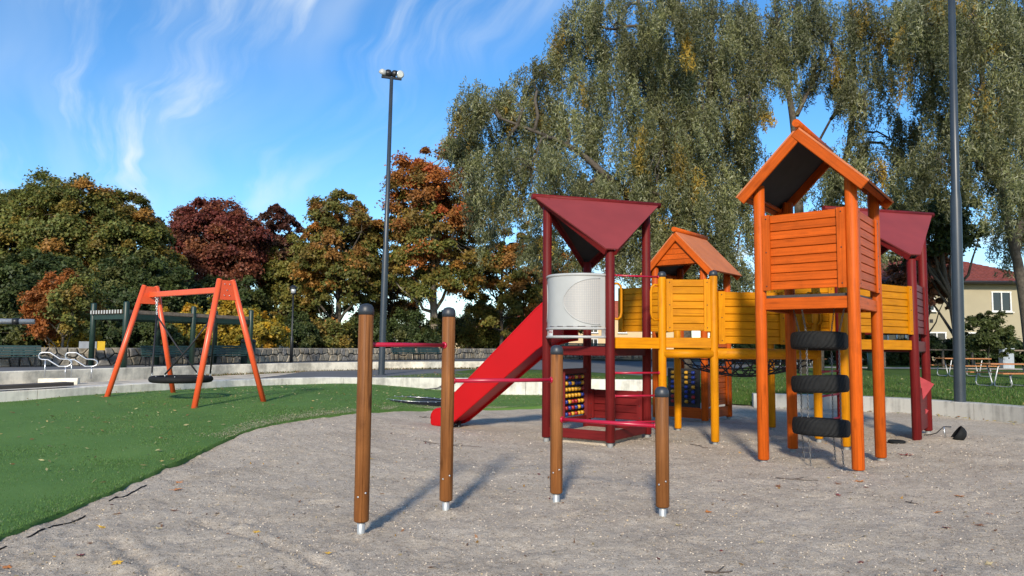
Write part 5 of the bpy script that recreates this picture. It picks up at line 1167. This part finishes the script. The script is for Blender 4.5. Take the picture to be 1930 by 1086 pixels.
for i, (px, rp, yt, lb) in enumerate([(1672, 40, 640, 'low dark hedge bush behind the rail fence left of the far maroon tower'), (1765, 40, 628, 'rhododendron bush beneath the house windows'), (1825, 34, 636, 'dark rounded bush right of the thick mast'), (1905, 42, 640, 'low green bush behind the utility cabinet'), (1715, 30, 640, 'dark bush beneath the copper tree'), (1590, 50, 625, 'dark bush glimpsed behind the tyre ladder'), (1500, 60, 615, 'dark bush behind the far side of the bridge'), (1400, 60, 610, 'dark bush at the foot of the willow')]):
    bt('hedge_bush', lb, px, 42, yt, 690, rp, [(3, (.025, .045, .012)), (2, (.045, .070, .018))], z=.55, seed=70 + i, nclump=60, nleaf=6500, size=.16, tr=.04, cat='bush', flat=.8, group='bushes before the house')

# weeping willows: limbs, then hanging strands set with narrow leaves
def willow(name, label, base, trunks, lobes, d, seed, dens=1., z0=.6):
    r = np.random.default_rng(seed); T = thing(name, (base[0], base[1], z0), label, 'tree')
    mb = MB(); nodes = []
    for tk in trunks:
        p = np.array([spot(a, b, dd) if b is not None else np.array([(a - 965) * dd / 1390., dd, z0 - .3]) for a, b, dd, rr in tk]); R_ = [q[3] for q in tk]
        t = np.linspace(0, 1, 14); pp = np.stack([np.interp(t, np.linspace(0, 1, len(p)), p[:, k]) for k in range(3)], 1); pp[1:-1] = (pp[:-2] + pp[1:-1] * 2 + pp[2:]) / 4
        mb.tube(pp, np.interp(t, np.linspace(0, 1, len(p)), R_), 9); nodes.append(pp[4:])
    nodes = np.concatenate(nodes)
    P0, Ld, cols = [], [], []
    leafc, leafd, leafcol, leafL = [], [], [], []
    for (px, py, rx, ry) in lobes:
        lobe_k = np.array([1., 1., 1.]) * r.uniform(.85, 1.15) + np.array([.12, .05, -.05]) * r.random(); c = spot(px, py, d + r.uniform(-2.2, 2.2)); a, b = rx * d / 1390., ry * d / 1390.
        j = np.argmin(np.linalg.norm((nodes - c) * [1, 1, 1.0] + [0, 0, 0], axis=1)); mb.tube(limb_pts(nodes[j], c + [0, 0, b * .3], 7, .35, .10, r), np.linspace(.085, .02, 7), 6)
        for _ in range(6):
            q = c + unit(r.normal(size=3)) * [a * .8, a * .8, b * .7]; mb.tube(limb_pts(c + [0, 0, b * .2], q, 5, .2, .06, r), np.linspace(.03, .008, 5), 4, cap=False)
        ns = int(dens * 115 * (a * b) ** .95) + 30
        nb = max(5, ns // 11); bi = r.integers(0, nb, ns); dvb = unit(r.normal(size=(nb, 3))); rb = .3 + .7 * r.random(nb) ** .6; dv = dvb[bi]; bk = r.uniform(.62, 1.3, nb)[bi]
        st = c + dv * np.array([a, a * 1.1, b]) * rb[bi][:, None] + [0, 0, b * .15] + r.normal(size=(ns, 3)) * [.15, .15, .20]
        ln = (.55 + .7 * r.random(nb)[bi] + .35 * r.random(ns)) * min(1.6, max(.8, b * .62)); od = unit(dv * [1, 1, 0] + 1e-6); oa = .12 + .35 * r.random(ns)
        yellow = (r.random(nb) < .045)[bi] & (r.random(ns) < .75); silver = r.random(ns)
        k = 40; s_ = np.linspace(0, 1, k)[None, :, None] ** .9
        pos = st[:, None] + od[:, None] * (oa[:, None, None] * (1 - np.exp(-3 * s_))) * 1.2 - np.array([0, 0, 1.]) * (s_ * ln[:, None, None]) + .10 * np.sin(3 * s_ + 6 * silver[:, None, None]) * np.array([1, .3, 0])
        pos = pos + r.normal(size=pos.shape) * .055
        ld = unit(np.array([0, 0, -.6]) + r.normal(size=pos.shape) * .6)
        g = np.array([.175, .190, .080]); si = np.array([.29, .305, .20]); dk = np.array([.080, .098, .042]); ye = np.array([.36, .26, .05])
        u_ = r.random((ns, k, 1)); base_c = np.where(u_ < .55, g, np.where(u_ < .80, si, dk)); base_c = np.where(yellow[:, None, None], ye * (.7 + .6 * u_), base_c) * (.82 + .36 * silver[:, None, None]) * bk[:, None, None] * lobe_k
        leafc.append(pos.reshape(-1, 3)); leafd.append(ld.reshape(-1, 3)); leafcol.append(base_c.reshape(-1, 3)); leafL.append((.11 + .10 * r.random((ns, k))).ravel())
    mb.build('trunk', M_['bark'], T, fix=False)
    c = np.concatenate(leafc); dd = np.concatenate(leafd); L = np.concatenate(leafL); s_ = perp(dd, r)
    leaf_object('crown', c, dd, s_, L, L * .26, np.concatenate(leafcol), M_['leaf'], T, (base[0], base[1], z0), tri=True); return len(c)
nw = willow('weeping_willow', 'huge weeping willow spreading behind the front maroon roof', (7.4, 31.), [
    [(1290, None, 31.5, .34), (1290, 520, 31.5, .26), (1270, 330, 31.5, .18), (1230, 120, 31.5, .11), (1200, -60, 31.5, .05)], [(1292, 480, 31, .26), (1180, 360, 30, .17), (1080, 270, 30, .11), (940, 215, 29.5, .04)], [(1290, 420, 31, .26), (1340, 250, 31, .18), (1350, 60, 31, .10), (1350, -60, 31, .05)]],
    [(868, 232, 36, 60), (905, 215, 48, 70), (935, 300, 62, 85), (985, 205, 55, 80), (1000, 330, 75, 85), (1020, 130, 38, 45), (1060, 240, 70, 110), (1095, 70, 55, 90), (1165, 40, 85, 90), (1160, 180, 85, 105), (1120, 370, 75, 60), (1250, 120, 85, 125), (1280, 20, 95, 80), (1250, 300, 80, 105), (1330, 210, 60, 120), (1360, 60, 75, 95), (1330, 380, 52, 95), (1210, 430, 70, 55), (912, 400, 36, 55), (1050, 450, 60, 50), (1385, 250, 34, 110), (1290, 500, 60, 55), (1375, 400, 26, 90), (1400, 110, 50, 90), (1395, 470, 30, 70), (1340, 480, 50, 60), (1285, 400, 55, 70), (1270, 250, 50, 80), (1195, 330, 60, 70), (1425, 330, 22, 70), (1240, 480, 50, 45), (1150, 470, 50, 40), (1420, 200, 24, 60)], 30.5, 101, .95)
nw += willow('weeping_willow', 'weeping willow with two bare trunks behind the orange tower', (12.2, 32.), [
    [(1512, None, 32, .22), (1512, 420, 32, .2), (1508, 260, 32, .17), (1500, 190, 32, .13), (1480, 60, 32, .08), (1470, -40, 32, .05)], [(1510, 210, 32, .11), (1540, 150, 32, .08), (1585, 80, 32, .05)], [(1545, None, 32, .16), (1545, 420, 32, .15), (1610, 290, 32, .13), (1625, 140, 32, .11), (1620, -40, 32, .06)], [(1530, 300, 32, .06), (1580, 210, 32, .05), (1625, 130, 32, .04)]],
    [(1440, 40, 55, 90), (1455, 120, 38, 70), (1520, 20, 75, 80), (1590, 40, 75, 85), (1560, 130, 42, 55), (1660, 70, 65, 90), (1640, 190, 46, 75), (1720, 50, 55, 80), (1690, 270, 46, 60), (1660, 330, 60, 45), (1600, 320, 30, 55), (1730, 320, 42, 60), (1560, 330, 30, 45), (1460, 430, 26, 45), (1570, 420, 36, 45), (1640, 420, 40, 40), (1700, 400, 40, 40)], 31., 102, .78)
nw += willow('weeping_willow', 'weeping willow at the right edge behind the thick mast', (19.6, 29.), [
    [(1945, None, 29, .24), (1930, 520, 29, .19), (1900, 380, 29, .14), (1870, 150, 29, .09), (1860, -40, 29, .05)], [(1920, 480, 29, .16), (1970, 250, 29, .1), (1980, 0, 29, .05)]],
    [(1780, 50, 55, 100), (1765, 20, 40, 60), (1890, 0, 60, 70), (1850, 40, 70, 110), (1925, 70, 75, 120), (1790, 200, 50, 80), (1860, 190, 70, 100), (1935, 240, 60, 110), (1855, 310, 55, 60), (1925, 350, 50, 60), (1790, 320, 40, 55), (1925, 430, 36, 50), (2000, 150, 80, 200)], 28.5, 103, 1.0)

print('willow leaves', nw)
# ------------------------------------------------------------------ grass, chips, fallen leaves, twigs
r = np.random.default_rng(5)
def blades(name, P, h, w, cols, label, cat):
    n = len(P); d = unit(np.array([0, 0, 1.]) + r.normal(size=(n, 3)) * .35); s_ = perp(d, r); hh_ = h * (.6 + .8 * r.random(n)); c = P + d * (hh_ * .45)[:, None]
    o = leaf_object(name, c, d, s_, hh_, w * (.7 + .6 * r.random(n)), cols, M_['blade'], None, (0, 0, 0), tri=True); tag(o, label, cat, None, 'stuff')
n = 170000; ii = r.integers(0, 158, n); t_ = r.random(n) ** 1.6; f = r.random(n)
e_ = te[ii] * (1 - f[:, None]) + te[ii + 1] * f[:, None]; k_ = kerb_line[ii] * (1 - f[:, None]) + kerb_line[ii + 1] * f[:, None]; p = e_ * (1 - t_[:, None]) + k_ * t_[:, None]
p = p[(p[:, 1] > 3.5) & (np.abs(p[:, 0]) < p[:, 1] * .75 + 1)]; z = H(p[:, 0], p[:, 1]) + .035
g = np.array([.090, .170, .038]) * (.55 + .9 * r.random((len(p), 1))); g[r.random(len(p)) < .06] = (.17, .21, .11)
dist = np.hypot(p[:, 0] + 3.9, 0 * p[:, 0]); blades('turf_pile', np.c_[p, z], .022, .007, g, 'short green artificial grass pile', 'turf')
n = 90000; ii = r.integers(0, LAWN.shape[0] - 25, n); jj = r.integers(0, LAWN.shape[1] - 1, n); a, b = r.random((n, 1)), r.random((n, 1))
p = (LAWN[ii, jj] * (1 - a) + LAWN[ii + 1, jj] * a) * (1 - b) + (LAWN[ii, jj + 1] * (1 - a) + LAWN[ii + 1, jj + 1] * a) * b; m_ = (p[:, 1] < 42) & (np.abs(p[:, 0]) < p[:, 1] * .76 + 1); p = p[m_]
g = np.array([.062, .118, .018]) * (.5 + 1. * r.random((len(p), 1))); g[r.random(len(p)) < .06] = (.20, .19, .07); blades('grass', p, .07, .016, g, 'mown green lawn grass around the picnic tables', 'grass')
# kerb-foot weeds and leaf litter against the terrace wall
n = 2600; ii = r.integers(60, 118, n); p = offset_line(terr, -.08)[ii] + r.normal(size=(n, 2)) * .09; z = np.where(p[:, 0] < -5.1, .50, .53)
g = np.where(r.random((n, 1)) < .5, np.array([.07, .09, .02]), np.array([.17, .10, .04])); blades('weeds', np.c_[p, z], .08, .03, g, 'weeds and leaf litter along the terrace wall', 'weeds')
# gravel chips
n = 90000; y = 3.1 * (4.2) ** (r.random(n) ** 1.0); x = (r.random(n) * 2 - 1) * (y * .74 + .4); m_ = ~((x < -3.95) & (y > 1)); x, y = x[m_], y[m_]; n = len(x)
z = gravel_h(x, y) + .003; d = unit(r.normal(size=(n, 3)) * [1, 1, .35]); s_ = perp(d, r); L = (.005 + .012 * r.random(n) ** 2.5) * (.6 + y / 9)
pc = pal_mix(r, n, [(3, (.42, .35, .275)), (2, (.24, .195, .15)), (2, (.54, .46, .37)), (.35, (.62, .55, .45)), (1.2, (.11, .095, .085)), (.35, (.48, .36, .20))]) * (.8 + .4 * r.random((n, 1)))
o = leaf_object('gravel_chips', np.c_[x, y, z], d, s_, L, L * (.35 + .4 * r.random(n)), pc, M_['chip'], None, (0, 0, 0)); tag(o, 'loose grey and pale wood and stone chips on the gravel', 'chips', None, 'stuff')
# gravel thrown over the turf edge
n = 16000; ii = r.integers(62, 150, n); p = te[ii] + np.stack([-np.abs(r.normal(size=n)) * .22, r.normal(size=n) * .12], 1); m_ = vnoise(p[:, 0] * 2 + 7, p[:, 1] * 1.3) > .42; p = p[m_]; n = len(p)
d = unit(r.normal(size=(n, 3)) * [1, 1, .3]); L = .006 + .010 * r.random(n); o = leaf_object('spilled_gravel', np.c_[p, H(p[:, 0], p[:, 1]) + .052], d, perp(d, r), L, L * .7, np.array([.30, .28, .20]) * (.6 + .7 * r.random((n, 1))), M_['chip'], None, (0, 0, 0)); tag(o, 'pale gravel spilled over the edge of the turf', 'chips', None, 'stuff')
# small pale willow leaves over everything
def litter(name, n, fx_, zf, cols, L0, L1, asp, label):
    p = fx_(n); z = zf(p); n = len(p); d = unit(r.normal(size=(n, 3)) * [1, 1, .25]); s_ = unit(np.cross(d, np.array([0, 0, 1.]) + r.normal(size=(n, 3)) * .4)); L = L0 + (L1 - L0) * r.random(n)
    o = leaf_object(name, np.c_[p, z], d, s_, L, L * asp, pal_mix(r, n, cols) * (.7 + .6 * r.random((n, 1))), M_['leaf'], None, (0, 0, 0)); tag(o, label, 'leaf litter', None, 'stuff')
PALE = [(3, (.46, .40, .20)), (2, (.40, .30, .12)), (1, (.25, .13, .06)), (1, (.30, .30, .14))]
def f_turf(n):
    ii = r.integers(40, 158, n); t_ = r.random((n, 1)); p = te[ii] * (1 - t_) + kerb_line[ii] * t_; return p[(np.abs(p[:, 0]) < p[:, 1] * .75)]
litter('leaf_litter', 1500, f_turf, lambda p: H(p[:, 0], p[:, 1]) + .066, PALE, .03, .09, .32, 'scattered pale willow leaves on the turf')
def f_grav(n):
    y = 3.2 * 5. ** r.random(n); x = (r.random(n) * 2 - 1) * y * .74; k = (x > -3.7); return np.c_[x, y][k]
litter('leaf_litter', 520, f_grav, lambda p: gravel_h(p[:, 0], p[:, 1]) + .008, [(2, (.42, .33, .18)), (1.6, (.24, .12, .06)), (1, (.45, .25, .06)), (.6, (.16, .05, .04))], .025, .06, .42, 'scattered small dry leaves on the gravel')
def f_lawn(n):
    p = LAWN[r.integers(0, 34, n), r.integers(0, nf, n)]; return p[:, :2] + r.normal(size=(n, 2)) * .3
litter('leaf_litter', 420, f_lawn, lambda p: L_lawn(p[:, 0], p[:, 1]) + .05, PALE, .06, .13, .4, 'scattered yellow leaves on the lawn')
def f_kerb(n):
    ii = r.integers(0, 58, n); return offset_line(kerb_r, -.12)[ii] + r.normal(size=(n, 2)) * .16
litter('leaf_litter', 260, f_kerb, lambda p: np.full(len(p), .03), PALE, .04, .10, .4, 'dry leaves gathered along the right kerb')

# the larger fallen leaves, each one by itself
def maple_leaf(seed):
    rr = random.Random(seed); pts = []
    lob = [(-90, .25), (-60, .55), (-40, .38), (-10, .80), (15, .45), (50, .92), (70, .5), (90, 1.0), (110, .5), (130, .92), (165, .45), (190, .80), (220, .38), (240, .55)]
    for a, l in lob: l *= rr.uniform(.88, 1.1); pts.append((l * math.cos(rad(a)), l * math.sin(rad(a)), .22 * l * l * rr.uniform(.3, 1.3) * (1 if rr.random() < .75 else -.3)))
    mb = MB(); mb.add([(0, 0, .02)] + pts, [(0, i + 1, (i + 1) % len(pts) + 1) for i in range(len(pts))]); mb.tube([(0, -.2, .03), (.05, -.6, .06), (.0, -.95, .12)], .025, 5); return mb
LC = {'yellow': (.62, .36, .03), 'orange': (.48, .17, .035), 'brown': (.19, .085, .04), 'red': (.20, .035, .03), 'straw': (.46, .36, .19)}
lm = {}
for k, c in LC.items():
    m_plain('leaf_' + k, c, .6, var=.3, scale=8)
    lm[k] = []
    for s_ in range(3): me = maple_leaf(hash(k) % 97 + s_ if False else s_ + len(lm) * 5).mesh('fallen_leaf', fix=False); me.materials.append(M_['leaf_' + k]); lm[k].append(me)
def on_ground(px, py):
    dx, dy = (px - 965) / 1390., -(py - 543) / 1390.; v = fwd + r2 * dx + u2 * dy; t_ = -EYE / v.z; return v.x * t_, v.y * t_
LV = [(221, 970, 'orange', .055), (194, 994, 'yellow', .05), (299, 1002, 'straw', .045), (482, 1007, 'yellow', .045), (221, 1069, 'yellow', .05), (150, 1054, 'red', .045), (617, 1046, 'yellow', .035), (434, 848, 'brown', .08), (338, 914, 'orange', .07), (331, 931, 'orange', .065), (329, 964, 'brown', .045), (409, 971, 'brown', .045), (12, 1064, 'orange', .05), (452, 1070, 'yellow', .03), (440, 925, 'straw', .04), (60, 1045, 'straw', .03),
      (1335, 965, 'orange', .05), (1619, 909, 'orange', .075), (1807, 936, 'orange', .07), (1844, 991, 'brown', .055), (1705, 857, 'red', .12), (1465, 918, 'brown', .06), (1356, 907, 'red', .05), (1580, 916, 'brown', .05), (1766, 964, 'orange', .05), (1866, 970, 'orange', .045), (1785, 997, 'red', .055), (1435, 1024, 'straw', .05), (1279, 990, 'straw', .045), (1580, 935, 'red', .04), (1634, 924, 'red', .04), (1711, 900, 'yellow', .04), (700, 870, 'yellow', .05), (636, 958, 'brown', .05), (1862, 1060, 'straw', .04), (1888, 970, 'straw', .04)]
PL = ['beside a yellow leaf, left of the furrows', 'beside an orange leaf near the turf edge', 'between the two furrows on the left', 'right of the upper furrow on the left', 'at the bottom left of the photo', 'left of the bottom left yellow leaf', 'below the first brown post', 'beside the bend of the turf edge', 'behind its twin near the turf edge', 'in front of its twin near the turf edge', 'above the left furrows', 'halfway between turf and first brown post', 'in the bottom left corner', 'at the bottom edge left of the first brown post', 'left of the first brown post, behind the furrows', 'close to the bottom left corner',
      'in front of and right of the fourth brown post', 'in front of the nearest orange post', 'at the far right below the bowl', 'near the right edge, darkest there', 'right of the rear orange post', 'left of the nearest orange post', 'right of the fourth brown post', 'left of the foot of the nearest orange post', 'right of the nearest orange post, low in the photo', 'near the right edge above a brown leaf', 'at the lower right, beside a brown leaf', 'at the bottom, below the orange tower', 'just right of the fourth brown post foot', 'in front of a brown leaf by the orange tower', 'just right of the orange leaf by the orange post', 'right of the orange tower in the open gravel', 'behind the first brown post', 'left of the foot of the first brown post', 'in the bottom right corner', 'at the right edge']
LW = {'yellow': 'yellow fallen leaf', 'orange': 'orange fallen leaf', 'brown': 'curled brown leaf', 'red': 'dark red fallen leaf', 'straw': 'pale straw leaf'}
for i, (px, py, k, s_) in enumerate(LV):
    x, y = on_ground(px, py); z = float(gravel_h(np.array([x]), np.array([y]))[0]) + .006
    o = bpy.data.objects.new('fallen_leaf', lm[k][i % 3]); put(o, None, Matrix.Translation((x, y, z)) @ Matrix.Rotation(random.uniform(0, 6.28), 4, 'Z') @ Matrix.Rotation(random.uniform(-.3, .3), 4, 'X') @ Matrix.Scale(s_, 4)); tag(o, LW[k] + ' ' + PL[i], 'leaf', 'leaves fallen on the gravel')
TW_ = [((1465, 903), (1545, 908), 'thin dark twig lying in front of the orange tower'), ((1708, 945), (1730, 951), 'short twig on the gravel at the right'), ((1330, 1082), (1385, 1078), 'dark twig at the bottom edge of the photo'), ((800, 838), (905, 845), 'long faint twig behind the second brown post'), ((790, 797), (808, 796), 'short black stick beside the slide exit'), ((1300, 838), (1335, 846), 'forked twig near the yellow post')]
for a, b, lb in TW_:
    p, q = on_ground(*a), on_ground(*b); pts = [Vector((p[0] + (q[0] - p[0]) * k / 5 + random.uniform(-.02, .02), p[1] + (q[1] - p[1]) * k / 5 + random.uniform(-.02, .02), 0)) for k in range(6)]
    for v in pts: v.z = float(gravel_h(np.array([v.x]), np.array([v.y]))[0]) + .008
    T = thing('twig', (p[0], p[1], 0), lb, 'twig'); MB().tube(pts, np.linspace(.006, .003, 6), 6).build('stem', M_['stick'], T); e = pts[2] + (pts[4] - pts[2]) * .6 + Vector((.03, .09, .012)); MB().tube([pts[2], e], [.005, .003], 5).build('side_shoot', M_['stick'], T)
